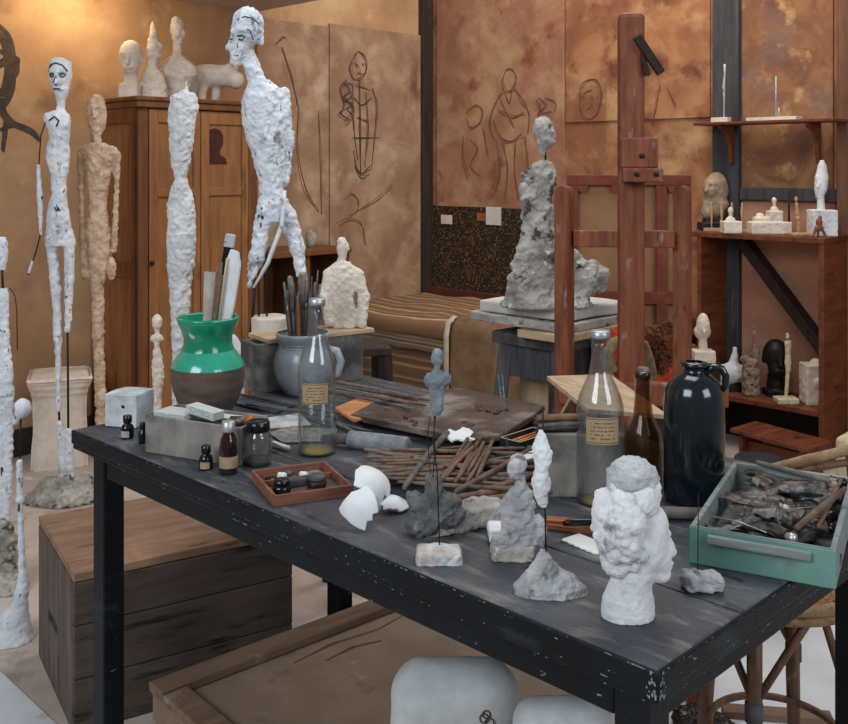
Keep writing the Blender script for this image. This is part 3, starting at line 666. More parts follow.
# --- open cabinet on the right wall
cb = thing('open_cabinet', 'open red brown wooden cabinet of small sculptures against the right wall', 'cabinet', (CO[0], CO[1], 0), AU)
c0, c1 = rx(697, .30), rx(822, .30)
m = MB(); m.box(c0 - .03, c1 + .012, -.305, -.02, .975, 1.0, .003); m.build('top_board', cab_m, cb)
m = MB(); m.box(c0, c0 + .02, -.30, -.02, 0, .975, .003); m.build('side_panel', cab_m, cb)
m = MB(); m.box(c1 - .016, c1 + .008, -.30, -.02, 0, .975, .003); m.build('side_panel', cab_m, cb)
m = MB(); m.box(c0 + .02, c1 - .016, -.295, -.02, .225, .25, .003); m.build('shelf', cab_m, cb)
m = MB(); m.box(c0 + .02, c1 - .016, -.05, -.03, .0, .225, 0); m.build('lower_back', mat('dark_cabinet_back', '#1a100b', '#2a1910', 8), cb)
# wall shelf
ws = thing('wall_shelf', 'dark wooden wall shelf on brackets above the open cabinet', 'shelf', (CO[0], CO[1], 0), AU)
s0, s1 = rx(698, .16), rx(838, .16); ZS = 1.520
m = MB(); m.box(s0, s1, -.21, -.05, ZS - .014, ZS, .003); m.build('shelf_board', cab_m, ws)
for x in (rx(728, .1), rx(815, .1)):
    m = MB(); m.prism([(-.05, ZS - .014), (-.19, ZS - .014), (-.185, ZS - .03), (-.12, ZS - .06), (-.085, ZS - .11), (-.075, ZS - .2), (-.05, ZS - .2)], x - .009, x + .009, 0,
                      Matrix(((0, 0, 1, 0), (1, 0, 0, 0), (0, 1, 0, 0), (0, 0, 0, 1))), .002); m.build('bracket', cab_m, ws)

# --- easel, facing the camera
ed = 2.5; ez = thing('easel', 'tall red brown wooden studio easel with a central mast', 'easel', D(632, 0, ed) * Vector((1, 1, 0)) if False else (D(632, 166, ed).x, ed, 0), math.radians(-5))
k = ed / F
def ezz(v): return H - (v - HZ) * k
m = MB(); m.box(-13 * k, 13 * k, 0, .045, .05, ezz(12), .012); m.build('mast', easel_m, ez)
for x0, x1, yy in ((-76, -57, 0.0), (42, 64, 0.03)):
    m = MB(); xc = (x0 + x1) / 2 * k; h_ = ezz(186); m.prism([(-.019, 0), (.019, 0), (.019, h_ - .018), (.014, h_ - .006), (.004, h_), (-.004, h_), (-.014, h_ - .006), (-.019, h_ - .018)], -.025, .025, 0, Matrix.Translation((xc, yy + .025, 0)) @ Matrix.Rotation(math.radians(-24), 4, 'Z') @ Matrix(((1, 0, 0, 0), (0, 0, 1, 0), (0, 1, 0, 0), (0, 0, 0, 1))), .003); m.build('post', easel_m, ez)
m = MB(); m.box(-58 * k, 43 * k, .012, .036, ezz(248), ezz(231), .003); m.build('cross_rail', easel_m, ez)
m = MB(); m.box(-74 * k, 92 * k, -.035, .0, ezz(403), ezz(380), .005); m.build('ledge', easel_m, ez)
m = MB(); m.box(-74 * k, 62 * k, .0, .05, .06, .12, .005); m.box(-74 * k, -58 * k, -.12, .12, 0, .06, .006); m.box(46 * k, 62 * k, -.12, .12, 0, .06, .006); m.build('foot_frame', easel_m, ez)
m = MB(); m.box(-12 * k, 24 * k, -.035, .0, ezz(168), ezz(138), .004); m.box(-11 * k, 28 * k, -.05, .0, ezz(182), ezz(168), .004)
hb = m.build('head_block', easel_m, ez)
for u, v in ((8, 156), (2, 174), (21, 174)):
    m = MB(); m.lathe([(0, .008), (.006, .006), (.007, 0)], 10, 0, Matrix.Translation((u * k, -.05 if v > 170 else -.035, ezz(v))) @ Matrix.Rotation(math.pi / 2, 4, 'X')); m.build('screw', iron, hb)
m = MB(); m.bar((4 * k, -.012, ezz(37)), (28 * k, -.012, ezz(74)), .022, .02, .003, up=(0, 1, 0)); m.bar((10 * k, -.01, ezz(58)), (15 * k, -.01, ezz(76)), .014, .014, .002, up=(0, 1, 0))
tag(m.build('latch', iron, ez), 'dark iron latch near the top of the mast')
# stretched canvas seen from behind
cd = 3.3; k2 = cd / F; cv = thing('stretched_canvas', 'brown stretched canvas seen from behind between the easel posts', 'canvas', (D(629, 0, cd).x, cd, 0), math.radians(-6))
zt = H - (175 - HZ) * k2; hw = 61 * k2
m = MB(); m.box(-hw, hw, .022, .026, .03, zt - .003, 0); m.build('linen', canvas_back, cv)
for a in ((-hw, hw, zt - .035, zt), (-hw, hw, .02, .06), (-hw, hw, H - (304 - HZ) * k2, H - (292 - HZ) * k2)):
    m = MB(); m.box(a[0], a[1], 0, .022, a[2], a[3], .002); m.build('stretcher_bar', stretcher, cv)
for a in ((-hw, -hw + .035), (hw - .035, hw), (.09, .125)):
    m = MB(); m.box(a[0], a[1], 0.001, .021, .06, zt - .035, .002); m.build('stretcher_bar', stretcher, cv)
for x in (-hw + .05, -.04, hw - .06):
    m = MB(); m.prism([(x - .02, zt - .035), (x + .02, zt - .035), (x + .006, zt - .06), (x - .012, zt - .055)], 0, .01, 0, Matrix(((1, 0, 0, 0), (0, 0, 1, 0), (0, 1, 0, 0), (0, 0, 0, 1)))); m.build('corner_wedge', stretcher, cv)

# --- modelling stand with slab
st = Vector((.139, 2.977, 0)); sd = thing('modelling_stand', 'dark grey four-legged modelling stand under a plaster board', 'stand', st, AU)
zs = .818
m = MB(); m.box(.07, .33, .02, .27, zs - .035, zs, .004); m.build('stand_top', grey_dark, sd)
for x, y, dx_, dy_ in ((.10, .05, -.06, -.05), (.30, .05, .05, -.05), (.10, .24, -.06, .05), (.30, .24, .05, .05)):
    m = MB(); m.bar((x + dx_, y + dy_, 0), (x, y, zs - .035), .055, .04, .004); m.build('leg', grey_dark, sd)
for a in ((.10, .30, .04, .06), (.10, .30, .23, .25), (.09, .11, .05, .24), (.29, .31, .05, .24)):
    m = MB(); m.box(*a, zs - .13, zs - .035, .003); m.build('apron', grey_dark, sd)
bs = thing('plaster_board', 'thick white dusty board lying on the modelling stand', 'board', (st.x, st.y, zs), AU)
m = MB(); m.box(0, .36, 0, .31, .025, .052, .004); m.cut(3).rough(.004, 14, 4); m.build('lower_board', plaster_stone, bs)
m = MB(); m.box(.02, .355, .02, .31, .054, .088, .006); m.cut(3).rough(.004, 14, 2); m.build('upper_board', mat('dusty_white_board', '#b3b1ac', '#d2d0ca', 8, rough=.9, bump=.4, bscale=60), bs)
m = MB(); m.box(.20, .365, -.02, .30, .001, .024, .003); tag(m.build('spacer_plank', pale_wood, bs), 'pale wooden plank under the board')
pl = T(530, 480, 0); m = MB(); m.box(-.045, .045, 0, .02, 0, .66, .003); o = m.build('wooden_plank', pale_wood_v); o.location = (D(531, 0, 2.95).x, 2.97, 0); o.rotation_euler = (math.radians(-4), 0, math.radians(-20))
tag(o, 'pale ribbed plank standing upright between the stand legs', 'plank')
# ================================================================== tall modelled figures on the floor
R1 = [(1.1, 5.0, 'n'), (.7, 2.3, 'r')]
FIG = 'elongated plaster figures'
def rods(o, s, u0, v0, lst, m=iron):
    for pts, r in lst: wire('rod', m, o, s, u0, v0, pts, r)
# striding torso on rods
d = 2.9
o = sculpt('striding_figure', 'tall white plaster striding torso with dark-streaked face looking left', 'sculpture', 262, 336, d, [
    E(248, 27, 0, 16, 20, 18), E(240, 45, -3, 9, 17, 12), E(237, 60, -5, 6, 7, 7), C(233, 38, -8, 231, 49, -9, 2.2, 3.2), C(236, 33, -13, 244, 31, -14, 2.5, 2.5), C(234, 56, -8, 239, 56, -11, 1.6, 1.6), E(262, 40, -2, 3.5, 7, 4),
    SUB(E(234, 40, -11, 3, 3, 3)), SUB(E(243, 39, -16, 3.5, 3, 3)), C(248, 56, 0, 258, 84, 0, 7.5, 9),
    L([(80, 262, 8, 8), (87, 263, 15, 13), (100, 261, 19, 17), (120, 263, 21, 18), (138, 266, 20, 18), (155, 269, 17, 15), (173, 271, 13.5, 12), (187, 271.5, 11.5, 11), (200, 273, 14.5, 12), (214, 275, 17.5, 13), (222, 276, 17, 12)]),
    C(284, 92, 4, 288, 140, 6, 5, 5), C(288, 140, 6, 285, 182, 4, 5, 4),
    C(266, 212, -3, 258, 258, -6, 9, 7), C(258, 256, -6, 251, 284, -8, 7, 2.5), C(286, 215, 4, 297, 248, 6, 9.5, 7), C(297, 248, 6, 301, 274, 5, 7, 5)],
    plaster_black, FIG, h=.9, blend=5, rough=[(1.0, 7, 'n'), (1.7, 4, 'r')], seed=3)
wire('arm_strand', plaster_black, o, d / F, 262, 336, [(286, 190, -12), (284, 224, -14), (270, 262, -15), (256, 286, -14)], [2.2, 2.4, 2.2, 1.2])
rods(o, d / F, 262, 336, [([(257, 276, -8), (254, 310, -6), (251, 336, -4)], 1.4), ([(267, 240, -5), (267, 336, 0)], 1.2), ([(259, 280, -6), (259, 336, 2)], 1.1), ([(301, 270, 5), (297, 300, 4), (284, 336, 0)], 1.2)])
for pts, r in (([(234, 40, -9.6), (231, 41, -7), (233, 44, -9)], .8), ([(240, 38, -13.4), (244, 37, -15), (248, 39, -16.2), (245, 42, -15), (241, 41, -13.6)], .8), ([(234, 56, -10.2), (237, 57, -12), (241, 57, -12.6)], .8), ([(240, 22, -14.6), (248, 19, -17.4), (256, 21, -17.6), (262, 27, -15)], .7), ([(246, 30, -16.8), (253, 33, -17.6), (256, 42, -15)], .6), ([(238, 32, -13.6), (246, 32, -16.4)], .7)):
    wire('painted_line', mat('black_brush_paint', '#232226', '#4a474a', 60, rough=.7), o, d / F, 262, 336, pts, r)
V_ = (336 - 166) / F * d
ped = lump('plaster_base', [L([(316, 270, 18.5, 18.5), (340, 270, 18.5, 18.5), (345, 270, 18, 18)]), L([(340, 271, 18, 18), (166 + H * F / d, 271, 18, 18)])], d / F, 262, 336, plaster_warm, o, h=1.6, blend=3, rough=[(.6, 8, 'n')])
# headless figure
d = 3.4
o = sculpt('headless_figure', 'tall white headless plaster figure standing in front of the wardrobe', 'sculpture', 180, 166 + H * F / d, d, [
    L([(90, 184, 3, 3), (94, 185.5, 10, 8), (98, 184, 13.5, 10), (110, 183, 14.5, 11), (140, 181, 12, 10), (158, 181, 10, 9), (168, 181, 8, 7), (178, 180.5, 6.5, 6), (188, 181, 9, 8), (198, 181, 12.5, 9), (215, 181.5, 14, 10), (240, 181.5, 14.5, 11), (262, 181, 13.5, 10), (285, 180.5, 11, 9), (310, 180, 9, 8), (335, 179, 7, 7), (360, 178, 5.4, 6), (400, 177, 4.5, 5), (430, 177, 4.5, 5)]),
    C(186, 96, 0, 186, 83, 0, 2.2, 1.5), L([(428, 177, 4.5, 5), (520, 178, 7, 7), (535, 178, 22, 20), (166 + H * F / d, 178, 25, 24)])], plaster, FIG, h=.9, blend=3, rough=[(1.0, 6, 'n'), (1.5, 3.4, 'r')], seed=5)
# brown figure
d = 4.0
o = sculpt('brown_figure', 'rough light brown plaster figure with thin hanging arms beside the wardrobe', 'sculpture', 98, 166 + H * F / d, d, [
    L([(95, 96.5, 4, 4), (102, 96.5, 8.5, 8), (112, 97, 9.5, 9), (124, 97, 8.5, 8), (131, 97, 6, 7), (136, 97, 3.5, 4)]), C(97, 108, -8, 97, 117, -10, 1.8, 2.2), SUB(E(93, 110, -9, 2, 1.6, 2)), SUB(E(101, 110, -9, 2, 1.6, 2)), C(97, 133, 0, 97.5, 148, 0, 3.5, 4),
    L([(143, 98, 8, 6), (148, 98, 18, 8), (154, 98.5, 20, 9), (168, 98.5, 13.5, 8), (185, 98.5, 10.5, 7), (202, 98, 8.5, 6.5), (216, 98, 9.5, 7), (236, 98, 13, 8), (254, 98, 13.5, 8), (268, 97.5, 10, 8), (282, 97, 6.5, 7)]),
    C(81, 154, 0, 81, 186, 0, 4.2, 3), C(81, 186, 0, 83, 240, -3, 3, 2.6), C(83, 240, -3, 87, 276, -5, 2.8, 3.6), C(116, 154, 0, 117, 186, 0, 4.2, 2.6), C(117, 186, 0, 115, 250, -3, 2.6, 2.8), E(113, 268, -5, 4.5, 12, 5), E(105, 274, -4, 3, 9, 4),
    L([(276, 97, 6.5, 7), (300, 97.5, 6.2, 6), (340, 98.5, 5.5, 5), (400, 100.5, 5, 5), (430, 101, 5, 5)]), L([(428, 101, 5, 5), (480, 102, 6, 6), (488, 102, 12, 12), (166 + H * F / d, 102, 14, 13)])], plaster_brown, FIG, h=.95, blend=2, rough=[(.9, 4, 'n'), (1.2, 2.4, 'r')], seed=8)
# tall white figure on the left
d = 3.855; vb = 166 + H * F / d
o = sculpt('standing_figure', 'tall white plaster figure with black painted face and two thin legs on a gravelly mound', 'sculpture', 66, vb, d, [
    L([(58, 60, 5, 5), (62, 60, 10, 10), (70, 60, 11.5, 11.5), (80, 60.5, 10.5, 11), (90, 61, 7.5, 9), (98, 61, 4.5, 6), (102, 61, 3, 3)]), C(60.5, 74, -11, 60.5, 84, -13, 1.8, 2.4), SUB(E(55.5, 76, -10.5, 2.8, 2, 2.6)), SUB(E(65.5, 76, -10.5, 2.8, 2, 2.6)), C(57, 90, -9, 64, 90, -9, 1.2, 1.2), C(61, 98, 0, 60, 114, 0, 3.6, 4),
    L([(111, 59, 6, 6), (115, 58, 12, 8), (122, 58.5, 12, 9), (136, 59.5, 9.5, 9), (148, 58, 11, 9), (158, 58, 11.5, 9), (170, 59, 9, 8), (182, 59, 7.5, 7), (194, 59, 7, 7), (206, 58, 9.5, 8), (222, 58.5, 12, 9), (238, 59, 13, 9), (246, 59.5, 12.5, 8)]),
    E(49, 117, 0, 5.5, 5, 6), C(51, 236, 0, 56, 292, 0, 5.5, 4.6), C(56, 290, 0, 58, 340, 0, 4.4, 3.6), C(58, 338, 0, 58.5, 410, 0, 3.4, 2.6), C(60, 424, 0, 62, 462, 0, 3.6, 3.2), C(62, 460, 0, 65, 492, 0, 3.4, 6),
    C(69, 236, 0, 69.5, 280, 0, 5.6, 4.6), C(69.5, 280, 0, 67.5, 330, 0, 4.4, 2.8), C(68.5, 432, 0, 70, 480, 0, 3.6, 5)],
    plaster_black, FIG, h=.9, blend=3, rough=[(.9, 4.5, 'n'), (.6, 2.2, 'r')], seed=12)
ink = mat('black_brush_paint', '#232226', '#4a474a', 60, rough=.7)
wire('painted_eye', ink, o, d / F, 66, vb, [(53, 75, -8.8), (56, 74, -10.2), (58, 76, -10.6), (55, 78, -9.8), (53.5, 76, -9.2)], .75)
wire('painted_eye', ink, o, d / F, 66, vb, [(63, 76, -10.6), (66, 74, -10.2), (69, 75, -8.8), (67, 78, -9.6), (64, 77, -10.4)], .75)
wire('painted_mouth', ink, o, d / F, 66, vb, [(57, 90, -9.2), (60, 89.4, -10.2), (63.5, 90, -9.4)], 1.0)
wire('painted_nose', ink, o, d / F, 66, vb, [(60, 78, -12.8), (59, 84, -14.8), (62, 86, -14.6)], .7)
wire('painted_hairline', ink, o, d / F, 66, vb, [(51, 72, -6), (54, 66, -9.8), (60, 64, -11.2), (66, 66, -10.2), (70, 72, -7)], .8)
wire('painted_chest_mark', ink, o, d / F, 66, vb, [(52, 121, -8), (58, 117, -9), (62, 121, -9.2), (60, 127, -9.6)], .9)
lump('gravel_mound', [E(66, vb - 2, 0, 34, 15, 26), E(50, vb - 8, 0, 14, 14, 12), E(80, vb - 10, 3, 14, 14, 12), E(66, vb - 16, 0, 9, 14, 9), E(38, vb, -4, 12, 8, 12)], d / F, 66, vb, plaster_stone, o, h=1.0, blend=6, rough=[(2.4, 5, 'n'), (1.6, 2.2, 'r')], seed=4, flat=vb)
rods(o, d / F, 66, vb, [([(67.5, 326, 0), (68, 380, 0), (68.3, 436, 0)], 1.1), ([(58.5, 405, 0), (60, 428, 0)], 1.1), ([(47, 118, 0), (41, 135, 0), (38.5, 168, 0)], .6), ([(41, 232, 0), (36, 252, 0), (28, 275, 0)], .7)])
lump('arm_fragment', [C(38.5, 166, 0, 40, 200, 0, 1.8, 2.8), C(40, 200, 0, 41, 234, 0, 2.8, 1.4), C(32, 262, 0, 29, 272, 0, 1.6, 1.2)], d / F, 66, vb, plaster_black, o, h=.6, blend=1.5, rough=[(.5, 3, 'n')])
# figure cut by the left edge of the picture
d = 3.05; vb = 166 + H * F / d
o = sculpt('slender_figure', 'slender white figure with black streaks at the left edge, on a rocky mound', 'sculpture', 4, vb, d, [
    L([(237, 2, 3, 3), (242, 1, 6, 6), (252, 1, 6.5, 7), (262, 1, 5.5, 6), (270, 2, 3, 3)]), C(1, 250, -6, 1, 258, -8, 1.4, 1.8),
    L([(288, 3, 4, 4), (294, 2.5, 6, 5), (310, 3, 5.5, 5), (326, 4, 4.5, 4), (345, 4, 6, 5), (372, 4.5, 8.5, 6), (395, 4, 8.5, 6)]),
    C(0, 390, 0, 1, 450, 0, 5, 4), C(1, 450, 0, 3, 530, 0, 3.6, 3), C(9, 390, 0, 9, 450, 0, 4.6, 3.6), C(9, 450, 0, 7, 530, 0, 3.4, 3), C(-6, 300, 0, -9, 380, 0, 2.6, 2)],
    plaster_black, FIG, h=.85, blend=2.5, rough=[(.9, 4, 'n'), (.6, 2, 'r')], seed=21)
lump('rocky_mound', [E(2, vb - 4, 0, 22, 20, 20), E(5, vb - 26, 0, 12, 30, 12), E(4, vb - 50, 0, 8, 26, 8), E(-12, vb, 0, 20, 12, 20), E(16, vb - 2, -6, 14, 12, 14)], d / F, 4, vb, plaster_stone, o, h=1.1, blend=8, rough=[(2.6, 6, 'n'), (1.8, 2.6, 'r')], seed=9, flat=vb)
rods(o, d / F, 4, vb, [([(2, 268, 0), (3, 292, 0)], 1.2), ([(9, 288, 2), (14, 296, 2), (16, 310, 2), (16.5, 350, 2)], .5)])
# small head on a stalk beside it
d = 2.72; vb = 166 + H * F / d
o = sculpt('stalk_head_figure', 'small white head on a thin stalk above a flaring white plaster foot', 'sculpture', 21, vb, d, [
    C(19.5, 462, 0, 20, 500, 0, 3, 2.8), C(20, 500, 0, 22, 560, 0, 3, 3), C(22, 560, 0, 23, 590, 0, 3.6, 5), L([(585, 22, 5, 5), (605, 19, 9, 8), (620, 12, 17, 14), (632, 6, 26, 20), (vb, 4, 30, 24)])],
    plaster_black, FIG, h=.9, blend=4, rough=[(.7, 4, 'n')], seed=31, flat=vb)
lump('head', [E(22.5, 408, 0, 8.5, 9.5, 9), C(18, 412, -1, 16, 421, -1, 5, 3.4), C(14.5, 410, -1, 13, 414, -1, 1.4, 1.8), C(15, 419, -1, 14.5, 420, 0, 1.2, 1.2)], d / F, 21, vb, plaster_black, o, h=.6, blend=2.5, rough=[(.4, 3, 'n')], seed=3)
rods(o, d / F, 21, vb, [([(21, 416, 0), (20, 440, 0), (20, 464, 0)], .9)])
# small pale figure behind the table
d = 2.95; vb = 166 + H * F / d
o = sculpt('small_pale_figure', 'small knobbly pale plaster figure beside the green vase', 'sculpture', 158, vb, d, [
    E(157, 322, 0, 5, 8, 5), C(157, 328, 0, 157, 336, 0, 2.2, 2.4), E(157, 338, 0, 6.5, 4.5, 4.5), C(157, 342, 0, 157, 352, 0, 2.6, 3), L([(350, 157, 3.5, 3.5), (362, 157.5, 5.5, 4.5), (374, 158, 6, 5), (386, 158, 5, 4.5), (398, 157, 4.2, 4), (420, 157, 4.4, 4)]),
    L([(415, 157, 5, 5), (425, 157, 16, 16), (450, 157, 17, 17), (vb, 157, 19, 19)])], plaster_brown if 0 else plaster_warm, FIG, h=.8, blend=1.5, rough=[(.8, 3.4, 'n'), (.5, 1.8, 'r')], seed=41)
# block plinth against the left wall
pp = D(60, 467, 4.35); pp.z = 0
o = thing('block_plinth', 'rough whitewashed block plinth with a flaring top against the left wall', 'plinth', pp, math.radians(20)); q = 4.35 / F
m = MB(); zt = H - (373 - HZ) * q; hw = 27 * q
m.lathe([(0, 0), (hw * 1.36, 0), (hw * 1.36, .01), (hw * 1.30, zt * .5), (hw * 1.34, zt - .07), (hw * 1.55, zt - .03), (hw * 1.56, zt - .006), (hw * 1.50, zt), (0, zt)], 4, 0, Matrix.Rotation(math.pi / 4, 4, 'Z'))
bmesh.ops.bevel(m.bm, geom=[e for e in m.bm.edges if abs((e.verts[0].co - e.verts[1].co).normalized().z) > .3 or e.calc_length() > hw], offset=.012, segments=2, affect='EDGES')
m.cut(4).rough(.006, 12, 4); m.build('block', plaster_warm, o, True)
# standing slab behind the vase
d = 2.78; vb = 166 + H * F / d
sculpt('plaster_disc_slab', 'round-topped white plaster slab standing behind the green vase', 'plaster cast', 232, vb, d, [E(230, 368, 0, 16, 35, 6), B(230, (vb + 380) / 2, 0, 14, (vb - 380) / 2, 7, 3)], plaster, h=1.5, blend=6, rough=[(.8, 8, 'n')])

# ------------------------------------------------------------------ busts on the wardrobe
GB = 'plaster pieces on the wardrobe'
def on_wardrobe(u, o2): return WL(u, .45 - o2)[0]
p = on_wardrobe(131, .16); d = p.y; vb = 166 - (ZT - H) * F / d
sculpt('plain_head', 'smooth white plaster head with even features, leftmost on the wardrobe', 'bust', 130, vb, d, [E(131, 55, 0, 11.5, 15, 12), E(131, 66, -2, 8.5, 10, 9), C(131, 56, -11, 131, 64, -13, 1.6, 2.2), C(128, 68.5, -10.5, 134, 68.5, -10.5, 1.2, 1.2), C(125, 54, -10, 137, 54, -10, 1.3, 1.3), E(120.5, 59, 1, 1.8, 4, 2.5), E(142, 59, 1, 1.8, 4, 2.5), C(131, 72, 1, 130, 84, 1, 6.5, 7), B(130, (84 + vb) / 2, 0, 9.5, (vb - 83) / 2, 9, 2)], plaster_warm, GB, z=ZT, h=.6, blend=2, rough=[(.2, 4, 'n')], flat=vb)
p = on_wardrobe(153, .14); d = p.y; vb = 166 - (ZT - H) * F / d
sculpt('pointed_head_bust', 'white bust with a thin pointed head, second from the left on the wardrobe', 'bust', 153, vb, d, [L([(21, 152.5, 1, 1), (28, 153, 2.6, 3), (40, 153.5, 5, 5), (50, 154, 7, 6.5), (57, 153.5, 7, 6), (63, 152.5, 4.5, 5), (67, 152, 4, 4)]), C(159, 43, 0, 161.5, 47, 0, 1.2, 1.4), C(158, 54, 0, 160, 55, 0, 1.4, 1.2), L([(64, 152, 4, 4), (69, 152, 7, 6), (76, 152.5, 11, 9), (86, 153.5, 13, 10), (vb, 153.5, 13.5, 11)])], plaster_warm, GB, z=ZT, h=.6, blend=2, rough=[(.8, 4, 'n'), (.5, 2, 'r')], seed=2, flat=vb)
p = on_wardrobe(178, .15); d = p.y; vb = 166 - (ZT - H) * F / d
sculpt('long_necked_bust', 'tall plaster bust with a long neck and broad shoulders, third on the wardrobe', 'bust', 178, vb, d, [L([(17, 177, 3, 3), (21, 177, 6, 6), (30, 177.5, 7, 7), (38, 178, 6.5, 6), (44, 179, 4, 4)]), C(183, 30, -2, 185, 34, -2, 1.3, 1.4), C(177, 40, 0, 177, 60, 0, 4, 4.6), L([(56, 177, 5, 5), (61, 177, 13, 8), (67, 178, 18.5, 10), (76, 178, 19, 11), (84, 177, 14, 10), (vb, 176, 12, 9)])], plaster_warm, GB, z=ZT, h=.6, blend=2, rough=[(.9, 4.5, 'n'), (.6, 2.2, 'r')], seed=6, flat=vb)
p = on_wardrobe(215, .15); d = p.y; vb = 166 - (ZT - H) * F / d
sculpt('plaster_animal', 'white plaster animal with a low blunt head, at the right on the wardrobe', 'sculpture', 212, vb, d, [E(208, 76, 0, 19, 12, 10), E(197, 79, 0, 10, 12, 9), E(224, 76, 0, 13, 11, 9), E(236, 80, -1, 9, 9, 8), E(229, 67, -3, 2.5, 3, 2), E(235, 68, 3, 2.5, 3, 2), C(204, 82, -4, 203, vb - 2, -4, 5, 4), C(217, 82, 4, 214, vb - 2, 4, 5, 4), C(193, 86, -4, 192, vb - 1, -4, 5, 4), C(190, 86, 5, 189, vb - 1, 5, 5, 4)], plaster_warm, GB, z=ZT, h=.6, blend=4, rough=[(.4, 6, 'n')], flat=vb)
# egg on the low shelf unit
p = WL(311, .2)[0]; zt = H - (254 - HZ) / F * pa.y; d = p.y; vb = 166 + (H - zt) * F / d
sculpt('oval_stone', 'pale oval stone standing on the low shelf unit', 'stone', 311, vb, d, [E(311, vb - 8.5, 0, 6, 9, 6)], plaster_stone, z=zt, h=.6, blend=1, rough=[(.3, 5, 'n')])

# ------------------------------------------------------------------ grey crate with planks at the back of the table
A_ = T(256, 394)
ga = math.radians(34); CH = .12; GL, GD_ = .305, .095
gb = thing('grey_crate', 'grey painted box at the back corner of the table, under a pale plank', 'box', A_, ga)
for nm, a in (('front_panel', (0, GL, 0, .012, 0, CH)), ('back_panel', (0, GL, GD_ - .012, GD_, 0, CH)), ('side_panel', (0, .012, .0125, GD_ - .0125, 0, CH)), ('side_panel', (GL - .012, GL, .0125, GD_ - .0125, 0, CH)), ('bottom_panel', (.0125, GL - .0125, .0125, GD_ - .0125, 0, .008))):
    m = MB(); m.box(*a, .002); m.build(nm, grey_box, gb)
pk = thing('pale_plank', 'pale wooden plank laid over the grey box under the white bust', 'plank', (A_.x, A_.y, TZ + CH), ga)
m = MB(); m.box(.03, GL + .03, -.008, GD_ + .02, .0005, .012, .002); m.build('board', pale_wood, pk)
d = 2.615; vb = 166 + (H - TZ - CH - .0125) * F / d
sculpt('seated_bust', 'rough white plaster bust of a man with arms at his sides, on the pale plank', 'bust', 346, vb, d, [
    L([(237, 342, 3, 3), (241, 342, 5, 5), (248, 342.5, 5.5, 5.5), (254, 342.5, 4.5, 5), (259, 342, 3, 3)]), C(347, 246, -1, 348.5, 249, -1, 1, 1.2), C(342, 255, 0, 342, 266, 0, 3.2, 4.5),
    L([(262, 343, 7, 6), (267, 343, 13, 8), (276, 344, 17, 9), (290, 345, 18, 9.5), (308, 345.5, 17.5, 10), (vb, 346, 18.5, 10)]),
    C(329, 274, 0, 325, 296, -3, 6, 5), C(325, 296, -3, 330, 320, -8, 5, 5), C(358, 274, 0, 364, 296, -3, 6, 5), C(364, 296, -3, 362, 322, -8, 5, 5), SUB(E(356, 300, 0, 2.2, 9, 14))],
    plaster_warm, z=TZ + CH + .0125, h=.7, blend=3, rough=[(.9, 4, 'n'), (.6, 2, 'r')], seed=17, flat=vb)
# wooden stool leg seen beside the crate
so = thing('low_stool', 'dark wooden stool between the table and the striped bed', 'stool', (-.20, 3.03, 0), math.radians(12))
m = MB(); m.box(-.085, .085, -.10, .10, .74, .765, .004); m.build('seat', timber_dark, so)
for x in (-.07, .07):
    for y in (-.08, .08):
        m = MB(); m.bar((x * 1.2, y * 1.15, 0), (x, y, .74), .03, .03, .003); m.build('leg', timber_dark, so)
for y in (-.08, .08):
    m = MB(); m.bar((-.07, y, .62), (.07, y, .62), .02, .035, .002); m.build('rail', timber_dark, so)

# ------------------------------------------------------------------ rock bust on the stand
d = 2.83; vb = 166 + (H - zs - .088) * F / d
o = sculpt('rock_bust', 'rugged grey stone-like bust with a small head on a rod, on the plaster board', 'sculpture', 550, vb, d, [
    L([(164, 540, 11, 9), (172, 538, 15, 11), (190, 537, 17, 13), (215, 537, 17.5, 14), (240, 537, 18, 15), (262, 537, 22, 18), (282, 540, 32, 22), (vb, 546, 46, 26)]), E(548, 178, 2, 8, 14, 9), E(527, 252, -8, 9, 12, 10), E(546, 250, -10, 9, 12, 10), E(522, 282, -8, 14, 14, 14), E(588, 280, 4, 20, 18, 16), E(572, 268, 2, 12, 18, 14)],
    plaster_stone, z=zs + .088, h=1.0, blend=6, rough=[(3.4, 11, 'n'), (3.4, 6, 'r')], seed=23, flat=vb)
lump('head', [E(543, 130, 0, 10.5, 14, 11), E(546, 141, -3, 8, 9, 8), C(551, 130, -6, 554, 136, -6, 1.6, 2), E(542, 150, 0, 5, 6, 5), SUB(E(550, 127, -8, 2.4, 2, 2.4)), C(548, 142, -8, 553, 142, -6, 1.2, 1.2)], d / F, 550, vb, plaster_stone, o, h=.7, blend=3, rough=[(.9, 4, 'n'), (.5, 2, 'r')], seed=3)
rods(o, d / F, 550, vb, [([(545, 146, 0), (546, 170, 0), (546, 196, -4)], 1.1)])

# ------------------------------------------------------------------ red cloth, rope and dried plant behind the easel
bx = thing('cloth_box', 'dark low box behind the easel under the red cloth', 'box', (.69, 2.90, 0), math.radians(-12)); m = MB(); m.box(-.05, .06, -.06, .06, 0, .66, .004); m.build('box_body', timber_dark, bx)
q = 2.86 / F
sculpt('red_cloth', 'crumpled orange red cloth heaped behind the easel mast', 'cloth', 630, 166 + (H - .66) * F / 2.86, 2.86, [E(628, 366, 0, 36, 22, 20), E(612, 374, 0, 20, 20, 14), E(655, 372, 0, 24, 20, 18), E(632, 346, 2, 24, 22, 14), E(606, 350, 2, 16, 16, 10)], red_cloth, z=.66, h=1.4, blend=8, rough=[(5, 14, 'r'), (2, 7, 'r')], seed=2, flat=166 + (H - .66) * F / 2.86)
rp = thing('rope_coil', 'coil of thick old rope hanging behind the easel mast', 'rope', (D(628, 400, 2.68)), 0)
m = MB(); q = 2.68 / F
